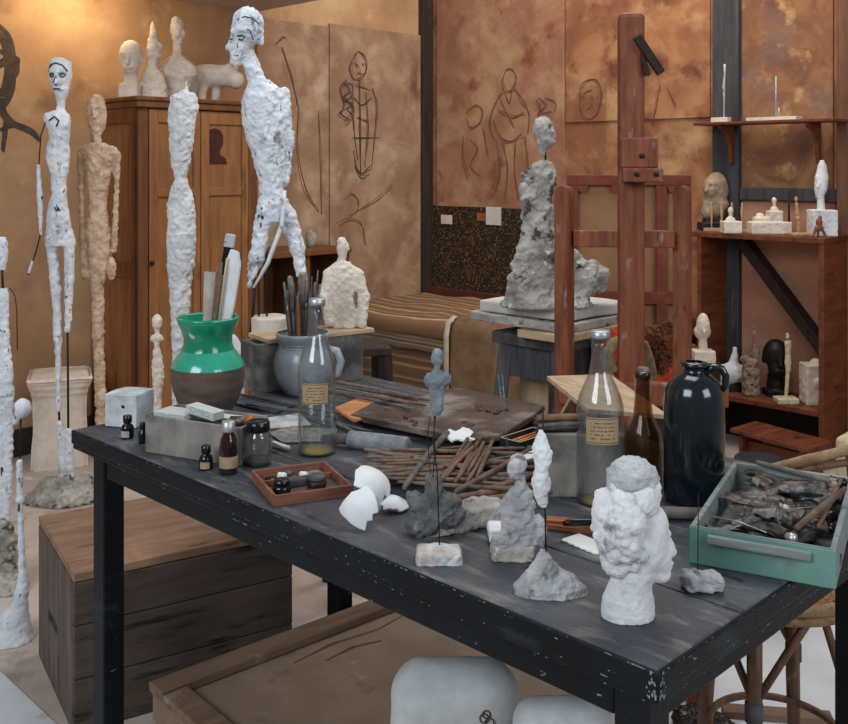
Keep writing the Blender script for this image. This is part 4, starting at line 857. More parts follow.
pts = [((u - 628) * q, (6 if i % 2 else -2) * q, (400 - v) * q) for i, (u, v) in enumerate([(612, 345), (606, 358), (608, 374), (616, 388), (630, 394), (644, 388), (652, 374), (650, 358), (644, 345), (630, 338), (614, 342), (609, 356), (613, 372)])]
m.tube(pts, 5.2 * q, 8); m.build('coil', rope_m, rp)
sculpt('dried_plant', 'rusty brown dried plant tuft beside the rope', 'dried plant', 660, 374, 2.72, [E(660, 350, 0, 13, 25, 10), E(652, 340, 0, 10, 14, 8), E(668, 338, 0, 9, 18, 8)], dried, h=.8, blend=4, rough=[(4, 3.2, 'r'), (2.5, 1.6, 'r')], seed=5)
# ================================================================== things on the table
def px_at(v, z=TZ): return (H - z) / (v - HZ)          # metres per picture unit where the table shows at row v
def turned(name, label, cat, u, v, z=TZ, group=None, rz=0.0): return thing(name, label, cat, T(u, v, z), rz, group)
def vessel(prof, th, seg=36):                            # a hollow turned wall from an outer outline
    inner = [(max(r - th, .0008), z) for r, z in prof[::-1] if z > th * 1.5]
    return [(0, 0)] + prof + inner + [(0, max(th * 1.5, .002))]
# white plaster block
q = px_at(428); o = turned('plaster_block', 'small white plaster cube with a drilled hole at the left end of the table', 'block', 128, 424, rz=math.radians(-14))
m = MB(); m.box(-.038, .038, -.03, .045, 0, .070, .002); m.cut(2).rough(.0018, 40, 3); m.build('block', mat('smeared_white', '#a9b0b4', '#d9dcdd', 20, rough=.85, bump=.4, bscale=80, speck=('#5c6268', 22, .60, .08, (1, 1, .5))), o, False)
m = MB(); m.lathe([(0, .0008), (.0035, .0005), (.0035, -.002)], 12, 0, Matrix.Translation((.006, -.0305, .045)) @ Matrix.Rotation(math.pi / 2, 4, 'X')); m.build('drilled_hole', ink_m, o)
# ink bottles
def ink_bottle(label, u, v, w, h, lab, body=ink_m):
    o = turned('ink_bottle', label, 'bottle', u, v, group='small ink bottles on the table', rz=math.radians(random.uniform(-25, 15))); r = w / 2
    m = MB(); m.lathe([(0, 0), (r * .92, 0), (r, h * .05), (r, h * .42), (r * .85, h * .56), (r * .5, h * .64), (r * .48, h * .72), (0, h * .72)], 20); m.build('body', body, o)
    m = MB(); m.lathe([(0, h * .69), (r * .68, h * .69), (r * .7, h * .72), (r * .68, h * .98), (r * .6, h), (0, h)], 18); m.build('cap', black_lid, o)
    if lab:
        m = MB(); n = 8; a0 = -math.pi / 2; pts = [(a0 + (i / n - .5) * 1.5) for i in range(n + 1)]
        for a, b in zip(pts, pts[1:]): m.quad([(1.015 * r * math.cos(a), 1.015 * r * math.sin(a), h * .08), (1.015 * r * math.cos(b), 1.015 * r * math.sin(b), h * .08), (1.015 * r * math.cos(b), 1.015 * r * math.sin(b), h * .36), (1.015 * r * math.cos(a), 1.015 * r * math.sin(a), h * .36)])
        m.build('label', lab, o)
ink_bottle('black ink bottle with a small white label, before the white plaster cube', 127.5, 438, .026, .047, print_card)
ink_bottle('small unlabelled dark bottle squeezed against the left end of the long grey box', 143, 443, .018, .042, None)
ink_bottle('small dark ink bottle with a brownish label before the long grey box', 206, 469, .026, .044, kraft)
# long grey box of paint tubes
Pa, Pb = T(145, 452), T(238, 467); dv = Pb - Pa; lb = dv.length; an = math.atan2(dv.y, dv.x)
o = thing('long_grey_box', 'long narrow grey open box of tubes and cartons near the left table edge', 'box', Pa, an)
hb_ = .073
for a in ((0, lb, 0, .006, 0, hb_), (0, lb, .094, .1, 0, hb_), (0, .006, .006, .094, 0, hb_), (lb - .006, lb, .006, .094, 0, hb_ * .97)):
    m = MB(); m.box(*a, .0015); m.build('side_panel', grey_box, o)
m = MB(); m.box(.006, lb - .006, .006, .094, 0, .006, 0); m.build('bottom_panel', grey_box, o)
def inbox(name, label, cat, x, y, z, rz, ry=0, group=None):
    M_ = Matrix.Translation(Pa) @ Matrix.Rotation(an, 4, 'Z'); p = M_ @ Vector((x, y, z)); t = thing(name, label, cat, p, an + rz, group); t.rotation_euler.y = ry; return t
t = inbox('paper_carton', 'flat white paper carton at the left end of the long grey box', 'carton', .01, .012, .066, 0); m = MB(); m.box(0, .075, 0, .05, 0, .012, .001); m.build('carton_body', print_mat('faint_printed_carton', '#c3cbc8', '#7fa39b', 3, 8, .55), t)
t = inbox('tube_carton', 'pale tube carton with green printing lying across the long grey box', 'carton', .075, .03, .078, math.radians(-8), math.radians(5)); m = MB(); m.box(0, .075, 0, .03, 0, .016, .001); m.build('carton_body', print_green, t)
t = inbox('capped_tube', 'grey tube with an orange ring at the right end of the long grey box', 'paint tube', .165, .055, .066, math.radians(12)); m = MB(); m.tube([(0, 0, 0), (.035, 0, .002)], .010, 14); m.build('tube_body', tube_m, t)
m = MB(); m.tube([(.035, 0, .002), (.045, 0, .002)], .0115, 14); tag(m.build('ring', orange_m, t), 'orange ring on the tube')
t = inbox('folded_card', 'folded grey card lying in the middle of the long grey box', 'card', .1, .07, .062, math.radians(4)); m = MB(); m.box(0, .09, -.01, .02, 0, .006, .001); m.build('card', paper, t)
t = inbox('loose_tubes', 'dark paint tube lying at the bottom of the long grey box', 'paint tube', .1, .03, .02, .2); m = MB(); m.tube([(0, 0, 0), (.07, 0, 0)], .012, 12); m.build('tube_body', tube_dark, t)
# amber bottle
o = turned('amber_bottle', 'small amber bottle with a tin cap and brown label, before the long grey box', 'bottle', 228.5, 473); r = .0165; h = .095
m = MB(); m.lathe(vessel([(r * .9, 0), (r, .003), (r, .05), (r * .9, .062), (r * .62, .072), (r * .58, .078), (r * .58, .084)], .0016), 24); m.build('body', amber, o)
m = MB(); m.lathe([(0, .076), (r * .74, .076), (r * .76, .078), (r * .74, .094), (r * .66, h), (0, h)], 20); m.build('cap', metal, o)
m = MB(); m.lathe([(r * 1.01, .012), (r * 1.03, .013), (r * 1.03, .032), (r * 1.01, .033)], 24); m.build('label', kraft, o)
m = MB(); m.lathe([(0, .003), (r * .86, .0035), (r * .86, .045), (0, .045)], 20); m.build('contents', mat('dark_brown_liquid', '#1c0e07', rough=.2, bump=0), o)
# jar with black lid
o = turned('lidded_jar', 'small clear glass jar with a black screw lid beside the amber bottle', 'jar', 258, 464); r = .0255
m = MB(); m.lathe(vessel([(r * .93, 0), (r, .004), (r, .05), (r * .93, .057), (r * .8, .061), (r * .78, .066)], .002), 28); m.build('body', glass, o)
m = MB(); m.lathe([(0, .063), (r * .86, .063), (r * .88, .065), (r * .87, .079), (r * .8, .081), (0, .081)], 28); m.build('lid', black_lid, o)
m = MB(); m.lathe([(0, .003), (r * .88, .0035), (r * .88, .012), (0, .011)], 20); m.build('residue', mat('brown_residue', '#4a3c30', '#6b5a48', 60), o)
# tall clear bottles
def clear_bottle(label, u, v, dia, h, lab_z, residue, caps):
    o = turned('clear_bottle', label, 'bottle', u, v, group='tall clear glass bottles'); r = dia / 2
    pr_ = [(r * .9, 0), (r, .006), (r, h * .52), (r * .985, h * .56), (r * .88, h * .62), (r * .68, h * .685), (r * .5, h * .74), (r * .42, h * .79), (r * .37, h * .86), (r * .35, h * .94), (r * .40, h * .945), (r * .40, h * .96), (r * .34, h * .965), (r * .34, h * .99)]
    m = MB(); m.lathe(vessel(pr_, .0022), 40); m.build('body', glass, o)
    m = MB(); m.lathe([(0, h * .962), (r * .42, h * .955), (r * .44, h * .965), (r * .43, h * .995), (r * .38, h), (0, h)], 24)
    m.build('cap', metal, o)
    m = MB(); n = 14; wd_ = lab_z[2] / r
    for i in range(n):
        a, b = [-math.pi / 2 + lab_z[3] + (j / n - .5) * wd_ for j in (i, i + 1)]; R = r * 1.012
        m.quad([(R * math.cos(a), R * math.sin(a), lab_z[0]), (R * math.cos(b), R * math.sin(b), lab_z[0]), (R * math.cos(b), R * math.sin(b), lab_z[1]), (R * math.cos(a), R * math.sin(a), lab_z[1])])
    m.build('label', print_label, o)
    m = MB(); m.lathe([(0, .004), (r * .88, .0045), (r * .9, residue * .8), (r * .5, residue), (0, residue * .9)], 28); m.build('residue', syrup, o)
    return o
clear_bottle('tall clear glass bottle with amber dregs, beside the brush jar', 317, 453, .074, .302, (.103, .143, .052, .0), .010, 1)
clear_bottle('tall dusty clear glass bottle with a brown label, right of the small grey block', 600, 502, .079, .286, (.106, .150, .056, -.06), .006, 1)
# olive bottle
o = turned('olive_bottle', 'brown olive wine bottle with a stained neck between the clear bottle and black jug', 'bottle', 643, 487); r = .0335; h = .206
m = MB(); m.lathe(vessel([(r * .92, 0), (r, .006), (r, .085), (r * .93, .10), (r * .66, .116), (r * .50, .128), (r * .44, .15), (r * .42, .19), (r * .50, .192), (r * .50, .2), (r * .42, .203)], .0022), 32); m.build('body', olive, o)
m = MB(); m.lathe([(0, .19), (r * .33, .19), (r * .35, .205), (r * .25, h + .003), (0, h + .004)], 16); m.build('cork', mat('old_cork', '#5d5048', '#857a70', 60), o)
# black jug
o = turned('stoneware_jug', 'large blue-black glazed stoneware jug with a small neck and loop handle', 'jug', 694, 500, rz=math.radians(-8)); r = .0500; h = .236; 
m = MB(); m.lathe(vessel([(r * .93, 0), (r, .008), (r * 1.0, .10), (r * .995, .165), (r * .95, .188), (r * .84, .204), (r * .62, .216), (r * .42, .221), (r * .36, .224), (r * .36, .231), (r * .46, .233), (r * .46, .238), (r * .34, .240)], .004), 48); bmesh.ops.scale(m.bm, vec=(1, 1, .968), verts=m.bm.verts); m.build('body', jug_m, o)
m = MB(); m.tube([(r * .34, 0, .222), (r * .62, 0, .231), (r * .90, 0, .229), (r * 1.03, 0, .216), (r * 1.02, 0, .200), (r * .88, 0, .190)], [.006, .0065, .0065, .0065, .006, .0055], 12); bmesh.ops.scale(m.bm, vec=(1, 1, .968), verts=m.bm.verts); m.build('handle', jug_m, o)
# green vase
o = turned('green_vase', 'round clay vase with a drippy green glazed neck holding palette knives', 'vase', 208, 417); q = px_at(417)
def vr(rows): return [(w_ / 2 * q, (414 - v) * q) for v, w_ in rows]
rows = [(414, 40), (412, 44), (406, 50), (396, 61), (385, 69), (375, 72), (366, 72.5), (362, 72)]
m = MB(); m.lathe([(0, 0)] + vr(rows), 44); m.build('body', brown_clay, o)
m = MB(); m.lathe(vr([(362.5, 72.3), (359, 70), (354, 64), (350, 58), (346, 52)]), 44); tag(m.build('shoulder', green_light, o), 'paler green glazed shoulder')
nk = [(346.5, 52), (340, 48), (333, 48), (326, 53), (319, 59), (315, 62)]
inn = [(r_ - .005, z_) for r_, z_ in vr(nk + [])][::-1]
m = MB(); m.lathe(vr(nk) + [(vr([(315, 62)])[0][0] - .003, 101 * q)] + inn + [(.01, 40 * q), (0, 40 * q)], 44); tag(m.build('neck', green_glaze, o), 'dark green glazed neck and rim')
vz = T(208, 417); vd = vz.y
def leaning(name, label, cat, u0, v0, u1, v1, w_, th, mt, dd=0.0, group=None, parts=None):
    p0 = D(u0, v0, vd + dd); p1 = D(u1, v1, vd + dd); t = thing(name, label, cat, p0, 0, group); dlt = p1 - p0
    M_ = dlt.to_track_quat('Z', 'X'); t.rotation_mode = 'XYZ'; t.rotation_euler = (0, math.atan2(dlt.x, dlt.z), 0); return t, dlt.length
t, l = leaning('wrapped_palette_knife', 'long white plastered blade standing in the green vase', 'palette knife', 214, 372, 236, 250, 0, 0, None)
m = MB(); m.prism([(-.008, 0), (.012, 0), (.019, l * .55), (.017, l * .9), (.008, l * .99), (-.012, l), (-.018, l * .86), (-.012, l * .4)], -.004, .004, 0, Matrix(((1, 0, 0, 0), (0, 0, 1, 0), (0, 1, 0, 0), (0, 0, 0, 1))), .002); m.cut(1).rough(.0012, 50, 2)
m.build('blade', plaster, t)
t, l = leaning('wooden_spatula', 'dark handled spatula with plaster crust behind the white blade in the green vase', 'spatula', 208, 372, 231, 234, 0, 0, None, .022)
m = MB(); m.bar((0, 0, 0), (0, 0, l * .72), .012, .008, .002); m.build('handle', pale_wood_v, t); m = MB(); m.box(-.011, .011, -.005, .005, l * .70, l * .92, .003); m.build('blade', black_lid, t); m = MB(); m.box(-.012, .012, -.006, .006, l * .90, l, .004); m.build('crusted_tip', plaster_grey, t)
t, l = leaning('glass_strip', 'flat cloudy strip standing in the green vase at the left', 'strip', 206, 372, 212, 272, 0, 0, None, -.008)
m = MB(); m.prism([(-.008, 0), (.008, 0), (.012, l), (-.018, l)], -.001, .001, 0, Matrix(((1, 0, 0, 0), (0, 0, 1, 0), (0, 1, 0, 0), (0, 0, 0, 1)))); m.build('strip', mat('cloudy_strip', '#9a8f86', '#bdb4ab', 20, rough=.4, bump=.1), t)
for i, (u1, v1, mt) in enumerate(((217, 268, stick_r), (222, 262, stick_g), (227, 258, pale_wood_v))):
    t, l = leaning('thin_tool', ['reddish thin tool handle in the green vase', 'grey thin tool handle in the green vase', 'pale thin tool handle in the green vase'][i], 'tool handle', 208 + i * 2, 372, u1, v1, 0, 0, None, -.018 + i * .004, 'tool handles in the green vase')
    m = MB(); m.tube([(0, 0, 0), (0, 0, l * .6), (0, 0, l)], [.0025, .003, .0022], 8); m.build('handle', mt, t)
# grey jar of brushes
o = turned('brush_jar', 'bulbous grey-blue stoneware jar full of brushes behind the tall clear bottle', 'jar', 303, 393); q = px_at(393); jl = T(303, 393)
m = MB(); m.lathe(vessel([(w_ / 2 * q, (392 - v) * q) for v, w_ in [(392, 34), (390, 38), (382, 49), (372, 57), (362, 59), (352, 55), (346, 48), (343, 44), (341, 47), (338, 51), (335, 54), (332, 55), (331, 53)]], .004), 44); m.build('body', stoneware, o)
m = MB(); m.tube([(24 * q, .0, 44 * q), (34 * q, 0, 42 * q), (38 * q, 0, 32 * q), (35 * q, 0, 20 * q), (27 * q, 0, 14 * q)], 4 * q, 12); m.build('handle', stoneware, o)
m = MB()
for z_ in (47, 50.5): m.lathe([(22.6 * q, z_ * q - .002), (24.6 * q, z_ * q), (22.6 * q, z_ * q + .002)], 44)
m.build('neck_ring', stoneware, o)
def brush(label, u, v, kind, dd, mt, lean=0.0):
    p1 = D(u, v, jl.y + dd); p0 = Vector((jl.x + (p1.x - jl.x) * .35, jl.y + dd * .4, TZ + .02)); dl = p1 - p0
    t = thing('paint_brush', label, 'brush', p0, 0, 'brushes in the grey jar'); t.rotation_euler = dl.to_track_quat('Z', 'Y').to_euler(); l = dl.length
    if kind == 'h':
        m = MB(); m.tube([(0, 0, 0), (0, 0, l * .5), (0, 0, l * .9), (0, 0, l)], [.0022, .0032, .0026, .0012], 8); m.build('handle', mt, t)
    else:
        w_ = .013 if kind == 'w' else .006
        m = MB(); m.tube([(0, 0, 0), (0, 0, l * .55), (0, 0, l * .70)], [.0028, .0038, .004], 8); m.build('handle', mt, t)
        m = MB(); m.tube([(0, 0, l * .68), (0, 0, l * .78)], [w_ * .6, w_ * .8], 12, sq=.5); m.build('ferrule', metal if kind != 'w' else stick_g, t)
        m = MB(); m.tube([(0, 0, l * .77), (0, 0, l * .9), (0, 0, l * .98), (0, 0, l)], [w_ * .8, w_, w_ * .85, w_ * .5], 14, sq=.55); m.rough(.0012, 200, 3).build('bristles', bristle, t)
brush('wide grey bristle brush at the left of the brush jar', 290, 276, 'w', -.012, stick_g)
brush('wide grey bristle brush in the middle of the brush jar', 303, 272, 'w', .006, stick_g)
brush('orange handled brush standing in front in the brush jar', 297, 296, 'h', -.026, mat('orange_handle', '#8f4a20', '#b0652f', 30, rough=.4, bump=0))
for i, (u, v) in enumerate([(284, 282), (287, 290), (294, 283), (300, 278), (308, 284), (312, 276), (315, 282), (318, 270), (311, 290), (305, 292), (299, 287), (284, 296), (320, 284), (316, 292), (288, 286), (292, 294), (298, 292), (302, 284), (307, 278), (310, 296), (314, 288), (319, 294)]):
    brush('slim dark brush among the others in the brush jar', u, v, 'h' if i % 3 else 'b', ((i * 7) % 11 - 5) * .004, (stick_m, stick_g, grey_dark)[i % 3])
# ------------------------------------------------------------------ wooden tray with small things
P0, P1, P2 = T(274, 507.5), T(353, 496), T(255, 472); dv = P1 - P0; lw = dv.length; an2 = math.atan2(dv.y, dv.x); ld = .150
tr_ = thing('wooden_tray', 'shallow reddish wooden tray with a divider before the tall clear bottle', 'tray', P0, an2 + math.radians(0))
for nm, a in (('side', (0, lw, 0, .005, 0, .019)), ('side', (0, lw, ld - .005, ld, 0, .019)), ('side', (0, .005, .005, ld - .005, 0, .019)), ('side', (lw - .005, lw, .005, ld - .005, 0, .019)), ('divider', (.005, lw - .005, ld * .62, ld * .62 + .004, 0, .015)), ('bottom', (.004, lw - .004, .004, ld - .004, 0, .004))):
    m = MB(); m.box(*a, .001); m.build(nm, red_box if nm != 'bottom' else mat('tray_floor', '#4f3a31', '#6d564a', 12, rough=.7), tr_)
MT = Matrix.Translation(P0) @ Matrix.Rotation(an2, 4, 'Z')
def intray(name, label, cat, x, y, z=.004, rz=0., group=None): return thing(name, label, cat, MT @ Vector((x, y, z)), an2 + rz, group)
for lab, x, y, r, h in (('squat black ink pot at the left of the wooden tray', .028, .052, .016, .024), ('squat dark pot with a grey lid at the right of the wooden tray', .092, .058, .017, .022)):
    t = intray('ink_pot', lab, 'pot', x, y, group='pots in the wooden tray'); m = MB(); m.lathe([(0, 0), (r * .9, 0), (r, h * .2), (r, h * .5), (r * .7, h * .66), (0, h * .66)], 22); m.build('body', ink_m if x < .05 else tube_dark, t)
    m = MB(); m.lathe([(0, h * .62), (r * .85, h * .62), (r * .9, h * .7), (r * .85, h * .95), (r * .7, h), (0, h)], 22); m.build('lid', black_lid if x < .05 else grey_dark, t)
t = intray('rubber_stamp', 'dark bar lying between the pots in the wooden tray', 'bar', .045, .07); m = MB(); m.box(0, .035, 0, .012, 0, .014, .003); m.build('bar', grey_dark, t)
t = intray('metal_strip', 'pale metal strip lying at the front of the wooden tray', 'strip', .012, .012, rz=.1); m = MB(); m.box(0, .09, 0, .008, 0, .003, .001); m.build('strip', pale_wood, t)
t = intray('round_stopper', 'small round black cap at the front of the wooden tray', 'cap', .075, .03); m = MB(); m.lathe([(0, 0), (.009, 0), (.009, .006), (.007, .008), (0, .008)], 18); m.build('cap', black_lid, t)
t = intray('black_disc', 'black disc in the back compartment of the wooden tray', 'disc', .028, .122); m = MB(); m.lathe([(0, 0), (.011, 0), (.011, .005), (0, .006)], 18); m.build('disc', black_lid, t)
for lab, x, y, r in (('white chalk lump at the back left of the wooden tray', .048, .118, .009), ('white chalk lump near the middle back of the wooden tray', .086, .112, .008), ('grey pebble in the back compartment of the wooden tray', .066, .136, .006)):
    p = MT @ Vector((x, y, .004)); sculpt('chalk_lump', lab, 'chalk', 0, 0, F * .001, [E(0, -r * 800, 0, r * 1000, r * 800, r * 900)], chalk if 'white' in lab else clay, 'lumps in the wooden tray', loc=p, h=1.2, blend=1, rough=[(2, 6, 'n')], flat=0)
t = intray('thin_plate', 'thin grey plate in the back compartment of the wooden tray', 'plate', .085, .105, .005, .15); m = MB(); m.box(0, .04, 0, .03, 0, .003, .0008); m.build('plate', grey_box, t)
# ------------------------------------------------------------------ grey file handle
p0, p1 = T(349, 439, TZ + .017), T(408, 446, TZ + .017)
o = thing('plaster_roller', 'thick grey cylindrical handle with a wooden stub lying on the table', 'tool', p0, math.atan2(p1.y - p0.y, p1.x - p0.x)); l = (p1 - p0).length
m = MB(); m.tube([(0, 0, 0), (.004, 0, 0), (l - .003, 0, 0), (l, 0, 0)], [.015, .0172, .0172, .0155], 24); m.cut(1).rough(.0012, 60, 2); m.build('grip', mat('crusted_grey', '#6b6f74', '#8f9296', 50, rough=.9, bump=.7), o)
m = MB(); m.tube([(-.06, 0, -.006), (-.03, 0, -.003), (0, 0, 0)], [.008, .010, .0115], 14); m.build('stub', stick_g, o)
# ------------------------------------------------------------------ plaster shards
GS = 'white plaster shards'
def shard(lab, u, v, size, R, tilt, turn, seed, th=.008, squash=1.0):
    rg = random.Random(seed); n = 26; K = 7; ang = [2 * math.pi * i / n for i in range(n)]
    rad, cur = [], 1.0
    corners = sorted(rg.sample(range(n), 6)); val = {c_: rg.uniform(.58, 1.18) for c_ in corners}
    for i in range(n):                                   # straight breaks between a few corners
        lo = max([c_ for c_ in corners if c_ <= i], default=corners[-1] - n); hi = min([c_ for c_ in corners if c_ > i], default=corners[0] + n)
        f = (i - lo) / (hi - lo); rad.append(((1 - f) * val[lo % n] + f * val[hi % n]) * (1 - .16 * math.sin(math.pi * f)) + rg.uniform(-.015, .015))
    b = bmesh.new(); rings = []
    for k_ in range(1, K + 1):
        rings.append([b.verts.new((size * rad[i] * k_ / K * math.cos(a_), squash * size * rad[i] * k_ / K * math.sin(a_), math.sqrt(max(0, R * R - (size * rad[i] * k_ / K) ** 2)) - R)) for i, a_ in enumerate(ang)])
    c0_ = b.verts.new((0, 0, 0))
    for i in range(n):
        b.faces.new((c0_, rings[0][i], rings[0][(i + 1) % n]))
        for p_, q_ in zip(rings, rings[1:]): b.faces.new((p_[i], q_[i], q_[(i + 1) % n], p_[(i + 1) % n]))
    r_ = bmesh.ops.extrude_face_region(b, geom=b.faces[:]); vs = [g for g in r_['geom'] if isinstance(g, bmesh.types.BMVert)]
    for v_ in vs: v_.co = v_.co - Vector((v_.co.x / R, v_.co.y / R, 1 + v_.co.z / R)).normalized() * th
    bmesh.ops.recalc_face_normals(b, faces=b.faces)
    bmesh.ops.transform(b, matrix=Matrix.Rotation(turn, 4, 'Z') @ Matrix.Rotation(tilt[0], 4, 'X') @ Matrix.Rotation(tilt[1], 4, 'Y'), verts=b.verts)
    zm = min(v_.co.z for v_ in b.verts)
    for v_ in b.verts: v_.co.z -= zm
    m = MB(); m._merge(b); m.rough(.0012, 60, seed); m.bm.normal_update()
    for f in m.bm.faces: f.smooth = True
    me_ = m.build('plaster_shard', chalk); me_.location = T(u, v); md = me_.modifiers.new('edge', 'BEVEL'); md.width = .0012; md.segments = 1; md.limit_method = 'ANGLE'
    md2 = me_.modifiers.new('split', 'EDGE_SPLIT'); md2.split_angle = math.radians(42)
    tag(me_, lab, 'shard', GS)
shard('large curved white plaster shard before the wooden tray', 371, 508, .044, .046, (.35, .15), .3, 12)
shard('broken white plaster shard leaning in front of the large curved one', 359, 530, .036, .046, (.95, -.25), .1, 21, .007)
shard('small curved white plaster shard beside the dark clay mound', 399, 512, .029, .038, (.5, -.2), 1.2, 17, .009)
# ------------------------------------------------------------------ clay mound on a slab
d = T(430, 532).y; vb = 537
o = sculpt('clay_mound', 'dark grey lumpy clay mound on a long rough slab in the middle of the table', 'clay', 436, vb, d, [E(433, 525, 0, 26, 15, 19), E(426, 511, -2, 17, 10, 13), E(448, 506, 0, 15, 7, 12), E(413, 504, 2, 8, 8, 9), E(452, 518, -4, 14, 8, 12), L([(478, 434, 5, 5), (488, 434, 9, 8), (505, 434, 12, 10)]), E(422, 528, -8, 16, 12, 12), E(443, 518, -12, 14, 10, 9)], clay, z=TZ, h=.8, blend=4, rough=[(2.6, 7, 'n'), (1.6, 3, 'r')], seed=13, flat=vb)
lump('slab', [('b', (462, 14, -526), (46, 17, 11), 4, .5, None)], d / F, 436, vb, plaster_stone, o, h=.9, blend=3, rough=[(1.4, 6, 'n'), (.8, 2.6, 'r')], seed=4, flat=vb)
rods(o, d / F, 436, vb, [([(431, 484, 0), (427, 440, -8), (430, 418, -14)], .5)])
# small grey torso on a wire over a white stone foot
d = T(439, 560).y; vb = 570
o = sculpt('torso_on_wire', 'small blue-grey torso with a round head on a tall wire above a pale stone foot', 'sculpture', 439, vb, d, [E(437.5, 357, 0, 6.5, 8.5, 6.5), C(437, 364, 0, 437, 376, 0, 3, 3.4), L([(371, 437, 5, 4), (376, 437.5, 11, 6), (382, 438, 12, 7), (388, 437.5, 9, 6.5), (394, 437, 7, 6), (402, 437, 6.5, 5.5), (410, 437, 6.5, 5.5), (415, 436, 4.5, 4)]), E(428, 380, 0, 4, 7, 4.5), E(447, 379, 0, 4, 7, 4.5)], clay_blue, h=.55, blend=2, rough=[(.7, 3.2, 'n'), (.4, 1.6, 'r')], seed=6)
rods(o, d / F, 439, vb, [([(436, 412, 0), (433, 440, 0), (437, 470, 0), (440, 556, 0)], .75), ([(434, 412, 0), (435, 450, 0), (433, 478, 2)], .55)])
lump('stone_foot', [B(439, 559, 0, 23, 11, 15, 5), E(439, 553, 0, 21, 8, 14)], d / F, 439, vb, mat('pale_stone', '#a3917c', '#cfd3d6', 14, rough=.9, bump=.5, bscale=80, contrast=(.4, .56)), o, h=.7, blend=3, rough=[(1.0, 5, 'n'), (.5, 2, 'r')], seed=7, flat=vb)
# seated grey bust on a stone
d = T(514, 557).y; vb = 563
o = sculpt('grey_bust', 'grey plaster bust with a turned head on a rough stone block', 'bust', 515, vb, d, [E(518, 470, 0, 9, 11, 10), E(514, 476, -4, 6, 8, 6), C(510, 470, -6, 508.5, 475, -6, 1.4, 1.6), C(520, 478, 0, 521, 494, 0, 4.5, 5.5), L([(490, 521, 6, 6), (497, 520, 12, 8), (508, 518, 17, 10), (522, 518, 17, 11), (536, 519, 18, 13), (548, 518, 20, 14)]), E(506, 545, -6, 13, 9, 10), E(538, 540, 4, 9, 18, 9)], plaster_grey, z=TZ, h=.75, blend=3.5, rough=[(1.8, 6, 'n'), (1.0, 2.8, 'r')], seed=15)
lump('stone_block', [B(513, 556, 0, 21, 9, 15, 4), E(500, 556, -3, 10, 8, 10)], d / F, 515, vb, plaster_stone, o, h=.75, blend=4, rough=[(1.4, 6, 'n'), (.6, 2.4, 'r')], seed=2, flat=vb)
# white chip behind it
d = T(500, 540).y; sculpt('plaster_chip', 'flat white plaster chip lying behind the grey bust', 'shard', 500, 544, d, [B(501, 536, 0, 13, 7, 14, 3)], chalk, GS, z=TZ, h=.7, blend=2, rough=[(.9, 6, 'n')], flat=544)
# white torso on a rod over a pointed rock
d = T(550, 592).y; vb = 599
o = sculpt('white_torso_on_rod', 'small white torso without a head on a rod over a pointed grey rock', 'sculpture', 550, vb, d, [L([(430, 541, 2, 2), (434, 541.5, 4, 3.5), (444, 541, 8, 6), (452, 542, 10, 7), (462, 542.5, 8.5, 6.5), (470, 541.5, 6.5, 6), (478, 541, 9.5, 7), (486, 541, 9.5, 7), (494, 541, 7.5, 6), (503, 543, 5.5, 5), (507, 544, 3, 3)])], chalk, h=.6, blend=2, rough=[(1.0, 4, 'n'), (.5, 2, 'r')], seed=9)
rods(o, d / F, 550, vb, [([(543, 410, 2), (543.5, 440, 1), (545, 505, 0), (546, 556, 0)], .9)])
lump('pointed_rock', [L([(549, 543, 3, 3), (556, 544, 8, 7), (562, 544, 11, 10), (570, 545, 18, 13), (578, 548, 28, 17), (585, 550, 36, 19), (592, 551, 38, 20), (vb, 551, 35, 18)])], d / F, 550, vb, plaster_grey, o, h=.85, blend=3, rough=[(2.2, 8, 'n'), (1.2, 3.5, 'r')], seed=11, flat=vb)
# large curly head
d = 1.222; vb = 619
o = sculpt('curly_head_bust', 'large white plaster head with curly hair in profile at the front of the table', 'bust', 628, vb, d, [
    E(643, 545, 0, 25, 36, 23), E(652, 528, 0, 16, 22, 19), C(664, 533, 0, 674, 553.5, 0, 2.6, 2.8), E(671, 556, 0, 4, 3, 4), E(668, 551, 0, 5, 10, 8), E(670, 564.5, 0, 3.8, 2.2, 5), E(669, 569, 0, 3.6, 2.2, 4.6), E(663, 576, 0, 8, 7.5, 8), E(660, 563, 0, 10, 13, 12), C(640, 570, -8, 660, 578, -3, 9, 6), C(640, 570, 8, 660, 578, 3, 9, 6),
    SUB(E(666, 541, -9, 5, 3.2, 4)), SUB(E(666, 541, 9, 5, 3.2, 4)), E(664, 542, -9, 3.2, 2.6, 3), E(664, 542, 9, 3.2, 2.6, 3), C(662, 535, -12, 668, 535, -3, 1.8, 2), SUB(E(676, 561, 0, 4, 1.2, 5)),
    C(633, 572, 0, 629, 600, 0, 21, 20), L([(582, 630, 17, 16), (590, 629, 22, 18), (600, 628, 25.5, 20), (612, 628, 27, 21), (vb, 628, 26.5, 20)])], plaster, z=TZ, h=.85, blend=4, rough=[(.5, 6, 'n'), (.35, 2.6, 'r')], seed=3, flat=vb)
lump('hair', [E(620, 528, 0, 27, 42, 31), E(638, 500, 0, 21, 22, 24), E(619, 562, 0, 19, 18, 22), E(651, 493, 0, 10, 16, 15), E(604, 515, 0, 12, 20, 16)] +
     [E(624 + 27 * math.cos(a) * c_, 526 - 43 * math.sin(a) * c_, -28 * math.sqrt(max(0, 1 - c_ * c_)) * sg - 3 * sg, 7.5, 6.5, 6) for i, (a, c_, sg) in enumerate([(random.uniform(.4, 5.6), random.uniform(.25, 1.0), 1 if j % 4 else -1) for j in range(64)]) if not (math.cos(a) * c_ > .42 and math.sin(a) < .5)],
     d / F, 628, vb, plaster, o, h=.85, blend=2.2, rough=[(1.1, 6, 'n'), (1.0, 3, 'r')], seed=19)
